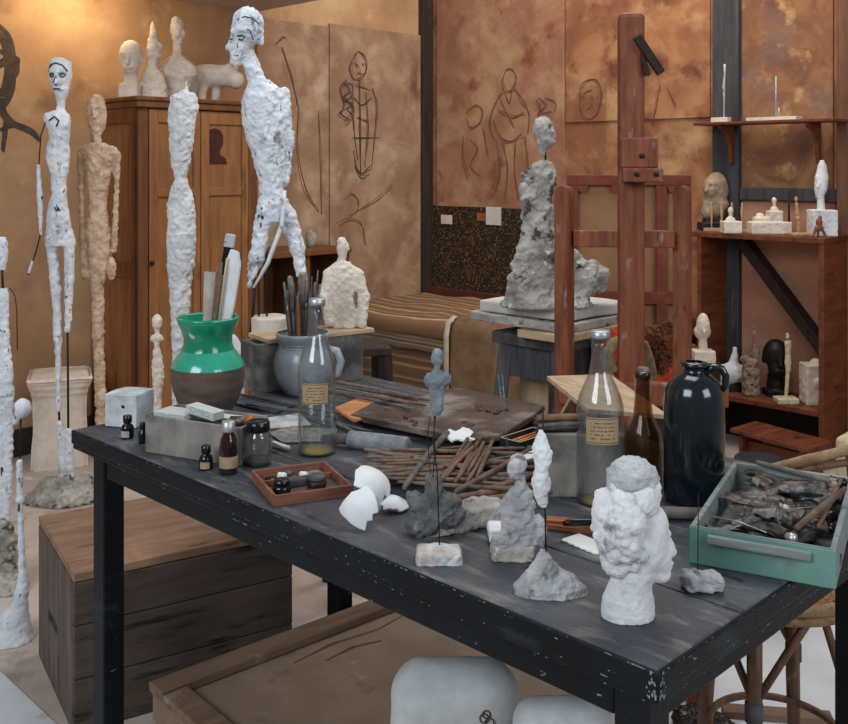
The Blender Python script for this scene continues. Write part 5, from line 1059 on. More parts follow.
tag(lump('hair_bun', [E(632, 481, 2, 25, 21, 22), E(620, 488, 0, 13, 14, 14), E(645, 482, 0, 13, 14, 14)], d / F, 628, vb, mat('bun_plaster', '#9a9c9d', '#c4c6c7', 18, rough=.9, bump=.5, bscale=120), o, h=.9, blend=4, rough=[(1.6, 5, 'n'), (1.1, 2.6, 'r')], seed=29), 'greyer rough bun on top of the head')
# rock with a wire
d = T(702, 590).y; vb = 598
o = sculpt('small_rock', 'small pale rock with a thin upright wire, before the green box', 'rock', 702, vb, d, [B(702, 589, 0, 19, 8, 12, 4), E(694, 586, 0, 11, 8, 9), E(712, 590, 0, 11, 7, 9)], plaster_stone if 0 else plaster_grey, z=TZ, h=.7, blend=3, rough=[(1.8, 6, 'n'), (.9, 2.6, 'r')], seed=33, flat=vb)
rods(o, d / F, 702, vb, [([(698, 584, 0), (698, 545, 0), (699, 502, 2)], .5)])
# ------------------------------------------------------------------ pouch, knife, white card
p = T(578, 533); o = thing('leather_pouch', 'flat brown leather pouch lying behind the curly head', 'pouch', p, math.radians(-12))
m = MB(); m.prism([(-.055, .012), (-.05, .0), (.0, -.008), (.05, -.002), (.052, .03), (.01, .042), (-.045, .034)], .0, .008, 0, None, .003); m.build('pouch_body', leather, o)
m = MB(); m.box(-.05, .0, .012, .03, .008, .013, .002); m.build('flap', mat('orange_leather', '#8c4a28', '#a9623a', 30, rough=.45), o)
p = T(592, 523, TZ + .016); o = thing('black_knife', 'black handled knife lying on the leather pouch', 'knife', p, math.radians(4)); m = MB(); m.tube([(-.045, 0, 0), (-.035, 0, .002), (.02, 0, .002), (.05, 0, 0)], [.003, .0055, .0055, .003], 10); m.build('handle', black_lid, o); m = MB(); m.box(.045, .09, -.004, .004, -.001, .0005, .0003); m.build('blade', metal, o)
p = T(588, 545); o = thing('white_card', 'white card with a ragged edge lying before the leather pouch', 'card', p, math.radians(-52))
m = MB(); zig = [(-.035 + .07 * i / 12, -.02 - (.002 if i % 2 else 0)) for i in range(13)]; m.prism(zig + [(.035, .018), (-.035, .018)], .001, .003); m.build('card', paper, o); o.rotation_euler.x = 0
# stick behind the head
p0, p1 = T(650, 512, TZ + .011), T(708, 514, TZ + .011); o = thing('thick_dowel', 'thick grey-brown wooden dowel lying between the curly head and the green box', 'dowel', p0, math.atan2((p1 - p0).y, (p1 - p0).x)); l = (p1 - p0).length
m = MB(); m.tube([(-.03, 0, 0), (0, 0, 0), (l - .004, 0, 0), (l, 0, 0)], [.0085, .010, .0095, .007], 14); m.build('dowel', stick_g, o)
# ------------------------------------------------------------------ green box of paint tubes
P0, P1 = T(689, 563), T(836, 590); dv = P1 - P0; lw = dv.length; an3 = math.atan2(dv.y, dv.x); ld = .345; hh_ = .052
gx = thing('green_tray_box', 'open turquoise green wooden box of crumpled paint tubes at the right table corner', 'box', P0, an3)
for nm, a, mt in (('front_panel', (0, lw, 0, .008, 0, hh_), tray_paint), ('back_panel', (0, lw, ld - .008, ld, 0, hh_), tray_wood), ('side_panel', (0, .008, .008, ld - .008, 0, hh_), tray_wood), ('side_panel', (lw - .008, lw, .008, ld - .008, 0, hh_), tray_wood), ('bottom_panel', (.005, lw - .005, .005, ld - .005, 0.0005, .006), tray_wood)):
    m = MB(); m.box(*a, .0018); m.build(nm, mt, gx)
m = MB(); m.box(.026, lw - .03, -.009, .0, hh_ - .018, hh_ - .006, .002); m.build('pull_rail', tray_wood, gx)
m = MB(); m.box(.003, lw - .003, .001, .004, hh_, hh_ + .0012, .0004); m.build('front_edge', tray_wood, gx)
MG = Matrix.Translation(P0) @ Matrix.Rotation(an3, 4, 'Z')
GT = 'crumpled paint tubes in the green box'
def paint_tube(lab, x, y, z, rz, l, w_, mt, seed, tilt=0.0):
    t = thing('paint_tube', lab, 'paint tube', MG @ Vector((x, y, z)), an3 + rz, GT); t.rotation_euler.y = tilt
    m = MB(); n = 9
    pts, rr = [], []
    b = bmesh.new(); rings = []
    for i in range(n):
        q_ = i / (n - 1); a_ = w_ / 2 * (1.0 + .12 * math.sin(seed + 5 * q_)); c_ = (.0015 + (w_ * .30) * q_ ** .7); bend = .006 * math.sin(seed * 1.7 + 3 * q_)
        rings.append([b.verts.new((l * q_, a_ * math.cos(k_ * math.pi / 8) + .004 * math.sin(seed + 4 * q_), c_ * math.sin(k_ * math.pi / 8) + bend)) for k_ in range(16)])
    for a, c_ in zip(rings, rings[1:]):
        for k_ in range(16): b.faces.new((a[k_], a[(k_ + 1) % 16], c_[(k_ + 1) % 16], c_[k_]))
    b.faces.new(rings[0][::-1]); b.faces.new(rings[-1]); m._merge(b, 0, None, True); m.rough(.0042, 75, seed).rough(.0024, 170, seed + 4)
    for f in m.bm.faces: f.smooth = False
    m.build('tube_body', mt, t)
    zc = .006 * math.sin(seed * 1.7 + 3); yc = .004 * math.sin(seed + 4)
    m = MB(); m.tube([(l - .001, yc, zc), (l + .004, yc, zc), (l + .005, yc, zc), (l + .014, yc, zc)], [w_ * .34, w_ * .2, w_ * .26, w_ * .22], 12); m.build('cap', (black_lid, tube_m, metal)[seed % 3], t)
spots = [(.015, .05, .030, .6, .07), (.12, .04, .030, 1.2, .06), (.06, .10, .042, .15, .08), (.015, .18, .036, -.3, .09), (.13, .20, .036, 1.4, .07), (.07, .23, .042, .4, .08), (.02, .315, .034, -.2, .08), (.12, .30, .036, .3, .05), (.02, .03, .016, .1, .075), (.09, .035, .018, -.25, .07), (.03, .075, .02, .35, .08), (.11, .07, .022, .0, .07), (.02, .115, .018, -.1, .08), (.10, .11, .026, .3, .07),
         (.03, .155, .024, .2, .09), (.07, .175, .034, -.35, .085), (.12, .165, .022, .5, .05), (.02, .205, .024, .1, .08), (.09, .21, .028, -.15, .075), (.03, .25, .02, -.2, .08), (.10, .255, .026, .12, .07), (.03, .295, .022, .0, .09), (.08, .31, .036, -.12, .09), (.05, .135, .036, -.5, .08), (.06, .06, .034, -.3, .07), (.045, .27, .038, -.25, .09)]
for i, (x, y, z, rz, l) in enumerate(spots): paint_tube('crumpled used paint tube heaped with the others in the green box', x, y, z + .006, rz, l, .028 + .006 * (i % 3), (tube_m, tube_dark, tube_m, tube_m, tube_dark)[i % 5], i + 2, ((i * 5) % 7 - 3) * .05)
for i, (a, b, r, mt, lab) in enumerate((((.135, .06, .052), (.188, .20, .075), .0055, stick_m, 'thick brown brush handle sticking out of the green box at the right'), ((.160, .10, .045), (.178, .26, .07), .004, stick_r, 'red-brown brush handle along the right side of the green box'), ((.04, .335, .058), (.16, .29, .056), .005, stick_g, 'grey stick lying across the back of the green box'))):
    p0, p1 = MG @ Vector(a), MG @ Vector(b); t = thing('long_brush', lab, 'brush handle', p0, 0); m = MB(); m.tube([(0, 0, 0), tuple((p1 - p0) * .5), tuple(p1 - p0)], [r * .8, r, r * .7], 10); m.build('handle', mt, t)
for i, (a, b, c_, lab) in enumerate((((.02, .06, .05), (.06, .04, .056), (.10, .03, .05), 'bent wire lying at the front of the green box'), ((.06, .10, .055), (.12, .12, .058), (.165, .17, .055), 'long bent wire lying across the tubes in the green box'))):
    p0 = MG @ Vector(a); t = thing('bent_wire', lab, 'wire', p0, 0); m = MB(); m.tube([(0, 0, 0), tuple(MG @ Vector(b) - p0), tuple(MG @ Vector(c_) - p0)], .0009, 6); m.build('wire', metal, t)
# ------------------------------------------------------------------ palettes and boards at the back
def flat_board(name, lab, cat, pts, z0, th, mt, bev=.0015, rgh=0):
    P = [T(u, v, TZ + z0) for u, v in pts]; c_ = sum(P, Vector()) / len(P); o = thing(name, lab, cat, (c_.x, c_.y, TZ + z0))
    m = MB(); m.prism([(p.x - c_.x, p.y - c_.y) for p in P], 0, th, 0, None, bev); m.build('board', mt, o); return o
o = flat_board('crusted_palette', 'broad dark paint-crusted wooden palette at the back of the table', 'palette', [(350, 420), (372, 408), (400, 404), (422, 398), (456, 392), (545, 411), (534, 420), (502, 441), (470, 446), (434, 438)], .016, .012, palette_m)
m = MB(); c_ = o.location
P_ = [T(u, v, TZ + .028) for u, v in ((444, 437), (449, 431), (456, 433), (462, 429), (470, 430), (474, 434), (470, 439), (476, 441), (466, 443), (458, 441), (452, 443))]
m.prism([(p.x - c_.x, p.y - c_.y) for p in P_], .0122, .0165, 0, None, .0015)
m.cut(2).rough(.002, 90, 3); tag(m.build('white_smear', chalk, o), 'thick white plaster smear on the palette')
m = MB()
for i in range(16):
    u, v = random.choice([(402, 419), (410, 423), (480, 408), (492, 412), (500, 410), (470, 425), (425, 425), (390, 412)]); p = T(u + random.uniform(-6, 6), v + random.uniform(-3, 3), TZ + .028); r = random.uniform(.004, .009)
    m.lathe([(0, .004), (r * .6, .0035), (r, 0)], 10, 0, Matrix.Translation((p.x - c_.x, p.y - c_.y, .0122)))
m.rough(.003, 80, 5); m.build('paint_crust', mat('dried_paint', '#2a1a14', '#5a2414', 60, rough=.5, bump=.4), o)
flat_board('orange_board', 'orange-brown thin board with two holes partly under the palette', 'board', [(334, 410), (368, 396), (412, 400), (392, 412), (354, 423)], .020, .006, palette_o)
flat_board('dark_folder', 'dark flat board lying before the grey jar', 'board', [(232, 404), (262, 392), (300, 404), (276, 414)], .002, .004, grey_dark)
flat_board('grey_sheet', 'thin grey sheet lying behind the clear bottle', 'sheet', [(258, 420), (300, 414), (312, 426), (270, 430)], .001, .003, plaster_grey)
flat_board('speckled_plate', 'speckled metal plate lying left of the clear bottle', 'plate', [(268, 434), (285, 428), (338, 430), (336, 442), (282, 444)], .001, .003, mat('speckled_tin', '#6a6764', '#a7a29b', 60, rough=.5, bump=.4, metal=.4))
flat_board('slate_tile', 'small black slate tile lying behind the clear bottle', 'tile', [(330, 424), (352, 420), (372, 426), (350, 431)], .001, .005, grey_dark)
p = T(281, 446, TZ + .006); o = thing('scraper_knife', 'small white-bladed scraper lying beside the black-lidded jar', 'scraper', p, math.radians(-48)); m = MB(); m.prism([(-.03, -.004), (.02, -.007), (.034, 0), (.02, .007), (-.03, .004)], 0, .004, 0, None, .001); m.build('blade', plaster, o)
# long sticks along the back edge
def stick(name, lab, u0, v0, u1, v1, z0, z1, r, mt, group, tp=.75):
    p0, p1 = T(u0, v0, TZ + z0), T(u1, v1, TZ + z1); o = bpy.data.objects.new('t', None)
    m = MB(); dl = p1 - p0; w_ = Vector((random.uniform(-1, 1), random.uniform(-1, 1), 0)) * dl.length * .012
    m.tube([(0, 0, 0), tuple(dl * .02), tuple(dl * .5 + w_), tuple(dl * .98), tuple(dl)], [r * .5, r * tp, r, r * .9, r * .55], 8)
    bpy.data.objects.remove(o); o = m.build(name, mt); o.location = p0; return tag(o, lab, 'stick', group)
for i in range(6):
    stick('long_grey_stick', 'long thin grey stick in the bundle along the back of the table', 326 + (i * 7) % 13, 379 + 2.6 * i, 408 + (i * 11) % 26, 395 + 2.6 * i + (i % 2), .030, .034, .0036, (stick_g, stick_m, grey_dark)[i % 3], 'long sticks at the back of the table')
stick('long_grey_stick', 'thin grey stick lying alone just right of the clear bottle with dregs', 338, 424, 364, 437, .008, .006, .004, stick_g, None)
stick('long_grey_stick', 'dark thin stick passing behind the clear bottle towards the grey roller', 316, 418, 372, 432, .008, .010, .0036, grey_dark, None)
for i, (a, b, c_, e) in enumerate([(238, 394, 340, 414), (246, 404, 330, 416)]):
    stick('long_grey_stick', ['thin dark stick lying across the grey box end behind the jar', 'second thin dark stick lying before the grey jar'][i], a, b, c_, e, .012, .012, .004, grey_dark, None)
# the heap of modelling sticks
GM = 'wooden modelling sticks heaped in the middle of the table'; LM = 'brown wooden modelling stick in the flat heap in the middle of the table'
random.seed(11)
for i in range(54):
    u0 = random.uniform(356, 412); v0 = random.uniform(448, 484); ln = random.uniform(100, 165); u1 = min(548, u0 + ln); v1 = v0 + random.uniform(-18, 14) + (468 - v0) * .4
    v1 = min(498, max(446, v1)); z_ = .005 + .0062 * (i % 5)
    stick('modelling_stick', LM, u0, v0, u1, v1, z_, z_ + random.uniform(-.002, .003), random.uniform(.0030, .0044), (stick_m, stick_r, stick_m, stick_g)[i % 4], GM)
for i in range(9):
    stick('modelling_stick', 'brown modelling stick in the sheaf slanting across the heap', 440 + i * 5 + random.uniform(-3, 3), 482 - (i % 3) * 5, 468 + i * 3.2, 438 + (i % 4) * 4, .032, .036 + .004 * (i % 3), .0042, (stick_r, stick_m)[i % 2], 'sheaf of sticks slanting across the heap')
stick('modelling_stick', 'single paler stick slanting across the left of the stick heap', 404, 488, 448, 432, .034, .034, .0062, stick_g, None)
stick('modelling_stick', 'long stick slanting from the heap up towards the matchbox', 455, 492, 543, 442, .034, .03, .0055, stick_m, None)
for i, (a, b, c_, e) in enumerate([(470, 496, 548, 470), (440, 500, 540, 484), (460, 502, 552, 492)]):
    stick('modelling_stick', 'red-brown stick at the right front of the stick heap', a, b, c_, e, .026, .022, .0058, stick_r, 'red-brown sticks at the front of the heap')
# small open box of orange sticks
P0 = T(505, 447); an4 = math.radians(38); o = thing('small_slide_box', 'small open dark box of orange sticks behind the white torso', 'box', P0, an4 - math.radians(38) + math.radians(35))
bw, bl_ = .050, .105
o.location = T(520, 452, TZ + .012); o.rotation_euler.z = math.radians(46)
for a in ((0, bl_, 0, .002, 0, .018), (0, bl_, bw - .002, bw, 0, .018), (0, .002, .002, bw - .002, 0, .018), (bl_ - .002, bl_, .002, bw - .002, 0, .018)):
    m = MB(); m.box(*a, .0005); m.build('side', disc_m, o)
m = MB(); m.box(0, bl_, 0, bw, 0, .002, 0); m.build('bottom', disc_m, o)
for a in ((0, bl_, -.0004, .0024, .018, .0188), (0, bl_, bw - .0024, bw + .0004, .018, .0188), (0, .0024, 0, bw, .018, .0188), (bl_ - .0024, bl_, 0, bw, .018, .0188)):
    m = MB(); m.box(*a, .0002); m.build('pale_rim', pale_wood, o)
M5 = Matrix.Translation(o.location) @ Matrix.Rotation(o.rotation_euler.z, 4, 'Z')
for i in range(7):
    p = M5 @ Vector((.006, .006 + i * .006, .006 + .004 * (i % 2))); m = MB(); m.tube([(0, 0, 0), (.092, 0, .001)], .0028, 8); t = m.build('orange_crayon', mat('orange_wood', '#a5602c', '#c4824a', 40, rough=.6, bump=.1)); t.location = p; t.rotation_euler.z = o.rotation_euler.z + random.uniform(-.05, .05)
    tag(t, 'orange crayon stick lying in the small dark box', 'crayon', 'orange sticks in the small box')
flat_board('small_card', 'small cream card lying beside the orange sticks box', 'card', [(518, 456), (536, 450), (546, 455), (528, 460)], .030, .002, paper)
# grey block behind the right bottle
P0 = T(544, 497); o = thing('grey_block', 'plain grey wooden block standing behind the white torso and dusty bottle', 'block', P0, math.radians(-3)); q = px_at(497)
m = MB(); m.box(0, 34 * q, 0, .07, 0, 63 * q, .002); m.box(34 * q + .0008, 78 * q, 0.001, .07, 0, 62 * q, .002); m.build('block', grey_box, o); zb_ = TZ + 63 * q
GD = 'dark sticks on the grey block'
for i in range(9):
    p = P0 + Vector((-.012 + .004 * (i % 3), .008 + .007 * i, 63 * q + .005 + .005 * (i % 2))); m = MB(); l = .085 + .02 * random.random()
    m.tube([(0, 0, 0), (l * .5, .001, .001), (l, .002, 0)], [.004, .005, .0035], 8); t = m.build('dark_stick', (tube_dark, stick_g, grey_dark)[i % 3]); t.location = p; t.rotation_euler.z = random.uniform(-.2, .25); tag(t, 'short dark stick lying across the top of the grey block', 'stick', GD)
p = P0 + Vector((-.01, .02, 63 * q + .022)); m = MB(); m.tube([(0, 0, 0), (.10, .0, .0)], [.0055, .0065], 10); t = m.build('turned_stick', stick_r); t.location = p; t.rotation_euler.z = .1; tag(t, 'smooth red-brown handle lying on the dark sticks of the grey block', 'handle')
# drawing board propped at the back
o = thing('propped_board', 'pale wooden board propped at a slant at the back of the table', 'board', T(566, 430), 0)
a, b, c_, e = D(547, 376, 1.98), D(588, 409, 1.80), D(668, 415, 1.93), D(610, 374, 2.10); n_ = Vector((0, 0, -.008)); bm_ = bmesh.new(); og = o.location
v1 = [bm_.verts.new(x - og) for x in (a, b, c_, e)]; v2 = [bm_.verts.new(x - og + n_) for x in (a, b, c_, e)]
bm_.faces.new(v1); bm_.faces.new(v2[::-1])
for i in range(4): bm_.faces.new((v1[i], v2[i], v2[(i + 1) % 4], v1[(i + 1) % 4]))
bmesh.ops.recalc_face_normals(bm_, faces=bm_.faces); m = MB(); m._merge(bm_); m.build('board', pale_wood, o)
m = MB(); m.bar(Vector(T(556, 428)) - og + Vector((0, 0, .001)), D(575, 394, 1.93) - og, .012, .010, .001); m.build('prop_stick', pale_wood, o)
m = MB(); m.bar(Vector(T(640, 445)) - og + Vector((0, 0, .001)), D(640, 406, 1.96) - og, .012, .010, .001); m.build('prop_stick', pale_wood, o)
# thin glass rods
o = thing('glass_rods', 'two thin clear glass rods standing joined like a narrow fork at the table back', 'glass rod', T(508, 450, TZ + .028), 0); d = o.location.y
m = MB(); q = d / F
for u in (498, 502.5): m.tube([((u - 508) * q, 0, (450 - 374) * q), ((504 + (u - 500) * .4 - 508) * q, 0, (450 - 412) * q), (0, 0, .0)], .0011, 8)
m.build('rod', glass_rod_m, o)
# ================================================================== things on the cabinet and the wall shelf
def at_r(u, off, z):
    p = WR(u, off)[0]; p.z = z; return p, p.y, HZ + (H - z) * F / p.y
G2 = 'small sculptures on the cabinet top'; G1 = 'small sculptures on the cabinet shelf'
zt2, zt1 = 1.0, .25
p, d, vb = at_r(714, .15, zt2)
o = sculpt('stone_head_bust', 'pale stone bust with a heavy wig at the left end of the cabinet top', 'bust', 714, vb, d, [E(711, 188, 0, 8, 11, 9), E(717, 190, 3, 12, 18, 9), E(716, 205, 2, 13, 10, 9), C(706, 187, -6, 704, 191, -7, 1.2, 1.6), E(711, 212, 0, 10, 8, 8), SUB(E(708, 186, -8, 1.8, 1.4, 2)), SUB(E(714, 186, -9, 1.8, 1.4, 2))], mat('buff_stone', '#7c6a56', '#a8947a', 20, rough=.85, bump=.3), G2, z=zt2, h=.6, blend=2.5, rough=[(.4, 4, 'n')])
lump('black_stand', [B(714, vb - 4, 0, 15, 4, 9, 1), E(724, vb - 14, 2, 7, 12, 7), B(712, vb - 9, 0, 8, 4, 7, 2)], d / F, 714, vb, black_clay, o, h=.7, blend=2, flat=vb)
p, d, vb = at_r(729, .205, zt2)
o = thing('figure_row', 'row of four tiny ochre figures on one thin wooden base on the cabinet top', 'sculpture', p, AU, G2); q = d / F
m = MB(); m.box(-26 * q, 26 * q, -.02, .02, 0, 3 * q, .001); m.build('base', pale_wood, o)
for x in (-19, -8, 3, 14):
    lo_ = lump('figure', [C(0, -3, 0, 0, -14, 0, .9, 1.3), E(0, -20, 0, 1.7, 7, 1.7), E(0, -27.5, 0, 1.2, 2, 1.2)], q, 0, 0, mat('ochre_figure', '#9a7a52', '#bd9a6a', 60, rough=.8), o, h=.5, blend=1, rough=[(.3, 2, 'n')]); lo_.location = (x * q, 0, 0)
p, d, vb = at_r(731, .28, zt2)
o = sculpt('tiny_bust_on_cube', 'tiny white bust on a white cube at the front of the cabinet top', 'bust', 731, vb, d, [B(731, vb - 6, 0, 9, 6, 8, .8), E(730.5, 211, 0, 2.6, 4, 2.6), C(730.5, 214, 0, 730.5, 217, 0, 1.4, 2), E(730.5, 220, 0, 5, 3.6, 3.4)], plaster_warm, G2, z=zt2, h=.5, blend=1, rough=[(.25, 2.5, 'n')], flat=vb)
p, d, vb = at_r(769, .2, zt2)
o = sculpt('stepped_block_bust', 'white stepped plaster block carrying a small bust on its right step, on the cabinet top', 'bust', 769, vb, d, [B(769, vb - 6, 0, 20, 6, 9, 1), B(762, vb - 13, 0, 8, 4, 6, 2), E(760, vb - 17, 0, 4, 4, 4), B(774, vb - 16, -1, 7, 7, 6, 1), E(774, 211, -1, 4.5, 5, 4), C(774, 207, -1, 774, 203, -1, 1.4, 1.3), E(774, 200.5, -1, 2.2, 3.4, 2.3)], plaster_warm, G2, z=zt2, h=.5, blend=1.2, rough=[(.35, 2.5, 'n')], flat=vb)
p, d, vb = at_r(789, .14, zt2); q = d / F
o = thing('rod_stand', 'thin dark upright rod on a small foot on the cabinet top', 'stand', p, 0, G2); m = MB(); m.tube([(0, 0, 0), (0, 0, 43 * q)], 1.1 * q, 8); m.build('rod', iron, o); m = MB(); m.box(-5 * q, 5 * q, -4 * q, 4 * q, 0, 1.5 * q, .0005); m.build('foot', iron, o)
p, d, vb = at_r(798, .235, zt2)
o = sculpt('thin_ochre_figure', 'thin light ochre standing figure on a flat base at the right of the cabinet top', 'sculpture', 798, vb, d, [B(800, vb - 1.4, 0, 10, 1.6, 6, .5), C(799, vb - 2, 0, 798, 218, 0, 1.8, 2.2), C(798, 219, 0, 796.5, 204, 0, 2.4, 1.8), E(796, 199, 0, 1.6, 3, 1.6)], MATS['ochre_figure'], G2, z=zt2, h=.5, blend=1, rough=[(.3, 2, 'n')], flat=vb)
p, d, vb = at_r(822, .16, zt2)
o = sculpt('long_head_on_block', 'white long-faced plaster head on a white block at the right end of the cabinet top', 'bust', 822, vb, d, [B(822, vb - 13, 0, 12, 13, 10, 1), C(821, vb - 24, 0, 820.5, 198, 0, 4, 3.4), L([(160, 822, 2, 2), (165, 822, 4, 4), (178, 821.5, 6.5, 6), (190, 820.5, 6, 6), (198, 819.5, 3.4, 4)]), C(818, 182, -4, 816, 187, -5, 1, 1.3)], plaster, G2, z=zt2, h=.55, blend=1.2, rough=[(.35, 3, 'n')], flat=vb)
p, d, vb = at_r(819, .277, zt2)
o = sculpt('brown_seated_figure', 'small red-brown clay figure with splayed legs before the white block', 'sculpture', 819, vb, d, [E(819, 222, 0, 3.4, 4, 2.6), E(819, 228, 0, 4.4, 3.6, 3), C(816, 229, 0, 812.5, vb - 1, -1, 1.5, 1.1), C(822, 229, 0, 825.5, vb - 1, -1, 1.5, 1.1), C(818, 230, 0, 818, vb - 1, 0, 1.3, 1), E(820, 217.5, 0, 2, 2.2, 1.8)], mat('red_clay', '#6e3b22', '#8e5233', 60, rough=.8), G2, z=zt2, h=.5, blend=1, rough=[(.3, 2, 'n')], flat=vb)
# lower shelf
p, d, vb = at_r(729, .2, zt1)
o = sculpt('reclining_form', 'white reclining boat-like plaster form on a dark slab at the left of the cabinet shelf', 'sculpture', 729, vb, d, [E(730, vb - 17, 0, 17, 10, 10), C(733, vb - 20, 0, 735, vb - 42, 0, 6, 2), E(722, vb - 12, 0, 10, 6, 8), E(742, vb - 16, 0, 7, 8, 8)], plaster, G1, z=zt1, h=.6, blend=4, rough=[(.5, 4, 'n')], flat=vb - 7)
m = MB(); q = d / F; m.box(-14 * q, 17 * q, -.035, .035, 0, 7.2 * q, .001); m.build('dark_slab', black_clay, o)
p, d, vb = at_r(751, .2, zt1)
o = sculpt('twig_clay', 'knobbly brown clay form with a twig rising from a speckled cylinder, on the cabinet shelf', 'sculpture', 751, vb, d, [L([(vb - 27, 751, 8.5, 8.5), (vb, 751, 9, 9)]), E(751, vb - 30, 0, 8, 7, 8), E(745, vb - 35, 0, 5, 4, 5), E(755, vb - 42, 0, 4, 9, 4), C(753, vb - 44, 0, 754, vb - 74, 0, 1.2, .7), C(754, vb - 58, 0, 757, vb - 66, 0, .7, .6)], mat('buff_clay', '#6d5c4c', '#9a8873', 30, rough=.9, bump=.5, speck=('#443629', 50, .58, .06)), G1, z=zt1, h=.5, blend=1.5, rough=[(.8, 3, 'n'), (.5, 1.6, 'r')], flat=vb)
p, d, vb = at_r(776, .13, zt1)
o = sculpt('black_portrait_bust', 'life-like black head on a neck at the back of the cabinet shelf', 'bust', 776, vb, d, [E(776, vb - 41, 0, 12.5, 15, 13), E(776, vb - 28, -4, 9, 11, 9), C(776, vb - 39, -11.5, 776, vb - 32, -14, 1.6, 2.2), C(776, vb - 18, 1, 776, vb - 3, 1, 8, 9), B(776, vb - 3, 0, 11, 3, 9, 1), C(772, vb - 26, -12, 780, vb - 26, -12, 1.2, 1.2), E(764, vb - 36, 1, 1.6, 4, 2.4), E(788, vb - 36, 1, 1.6, 4, 2.4)], black_clay, G1, z=zt1, h=.6, blend=2, rough=[(.3, 4, 'n')], flat=vb)
p, d, vb = at_r(787, .235, zt1)
o = sculpt('cream_figurine', 'cream standing figurine with a thin leg on a square base before the black head', 'sculpture', 787, vb, d, [B(786, vb - 2.5, 0, 10.5, 2.8, 8, .6), C(786, vb - 5, 0, 788, vb - 34, 0, 1.7, 2), L([(vb - 62, 788, 3, 2.4), (vb - 60, 788, 3.4, 2.6), (vb - 48, 788, 2.6, 2.4), (vb - 40, 788, 3.4, 2.6), (vb - 31, 788, 2, 2)]), E(787.5, vb - 66.5, 0, 1.8, 3.4, 1.8)], mat('cream_plaster', '#b8a888', '#d6c8aa', 30, rough=.8), G1, z=zt1, h=.5, blend=1, rough=[(.3, 2, 'n')], flat=vb)
p, d, vb = at_r(816, .16, zt1)
o = sculpt('carved_block', 'pale carved plaster block at the right of the cabinet shelf', 'block', 816, vb, d, [B(815, vb - 20, 0, 12, 20, 11, 1), E(817, vb - 41, 0, 7, 4, 7), E(815, vb - 22, -11, 6, 6, 2)], plaster_warm, G1, z=zt1, h=.6, blend=1.5, rough=[(.5, 4, 'n')], flat=vb)
# white bust on a box in front of the cabinet
d = 4.33; zb2 = H - (362 - HZ) / F * d
o = thing('small_box', 'plain dark box standing on the floor in front of the cabinet, behind the jug', 'box', (D(703, 0, d).x, d, 0), AU); m = MB(); m.box(-.06, .06, -.05, .05, 0, zb2, .003); m.build('box_body', timber_dark, o)
o = sculpt('smooth_white_bust', 'small white bust with a smooth oval face on a square base beside the easel post', 'bust', 703, 362, d, [B(703, 356, 0, 10.5, 6, 9, 1), C(703, 350, 0, 703, 340, 0, 4.5, 4), E(703, 326, 0, 6.6, 13, 7), E(703, 332, 2, 8.5, 8, 6), C(702, 326, -6, 702, 331, -8, 1, 1.3)], plaster_warm, z=zb2, h=.5, blend=1.5, rough=[(.25, 3, 'n')], flat=362)
# footstool on the floor below the shelf
p = D(781, 0, 4.2); o = thing('footstool', 'low red-brown wooden footstool with a slanting top before the cabinet', 'footstool', (p.x, p.y, 0), AU - .1)
m = MB(); m.box(-.19, .17, -.10, .10, .145, .162, .003, 0, Matrix.Rotation(math.radians(2), 4, 'Y')); m.build('top', cab_m, o)
for x in (-.15, .13):
    m = MB(); m.box(x, x + .015, -.085, .085, 0, .142, .003); m.build('side_board', cab_m, o)
m = MB(); m.box(-.13, .13, -.05, -.035, .05, .12, .003); m.build('stretcher', cab_m, o)
# wall shelf pieces
p, d, vb = at_r(721, .135, ZS); q = d / F
o = thing('needle_sculpture', 'needle-thin white figure on a small white block at the left of the wall shelf', 'sculpture', p, AU); m = MB(); m.box(-9 * q, 9 * q, -.02, .02, 0, 5 * q, .001); m.build('block', plaster_warm, o)
m = MB(); m.tube([(3 * q, 0, 5 * q), (3.4 * q, 0, 22 * q), (3 * q, 0, 36 * q), (4 * q, 0, 48 * q), (4 * q, 0, 58 * q)], [1.0 * q, .9 * q, 1.5 * q, .9 * q, 1.2 * q], 8); m.build('needle_figure', plaster_grey, o)
p, d, vb = at_r(774, .135, ZS); q = d / F
o = thing('cage_sculpture', 'flat white tray with a thin upright rod in the middle of the wall shelf', 'sculpture', p, AU); m = MB(); m.box(-26 * q, 26 * q, -.035, .035, 0, 3.5 * q, .001); m.build('tray', plaster_warm, o)
m = MB(); m.tube([(2 * q, 0, 3 * q), (2 * q, 0, 44 * q)], .8 * q, 8); m.build('rod', plaster_grey, o)
m = MB(); m.tube([(4 * q, .01, 3 * q), (4 * q, .01, 13 * q)], .9 * q, 8); m.build('peg', plaster_grey, o)

# ================================================================== things under and beside the table
ca = math.atan2(.52, .854)
o = thing('wooden_crate', 'large old wooden crate with a hand slot under the left end of the table', 'crate', (-.806, 2.262, 0), ca)
LX, LY, LZ = .545, .437, .372
m = MB()
for k in range(3): m.box(0.0, LX, 0, .02, LZ * k / 3 + .001, LZ * (k + 1) / 3 - .001 - (.022 if k == 2 else 0), .003)
m.build('front_board', crate_front, o)
m = MB(); m.box(0, LX, LY - .02, LY, 0, LZ - .022, .003); m.build('back_board', crate_side, o)
m = MB(); y0, y1, z0, z1 = .185, .30, .150, .178
for a in ((.021, y0, 0, LZ - .022), (y1, LY - .021, 0, LZ - .022), (y0, y1, 0, z0), (y0, y1, z1, LZ - .022)): m.box(0, .018, a[0], a[1], a[2], a[3], 0)
m.build('slotted_end', crate_side, o)
m = MB(); m.box(LX - .02, LX, .021, LY - .021, 0, LZ - .022, .003); m.build('end_board', crate_side, o)
m = MB(); m.box(0, LX, 0, LY, LZ - .021, LZ, .003); m.cut(1).rough(.0015, 20, 2); m.build('lid', crate_top, o)
pa_ = math.atan2(.66, .75)
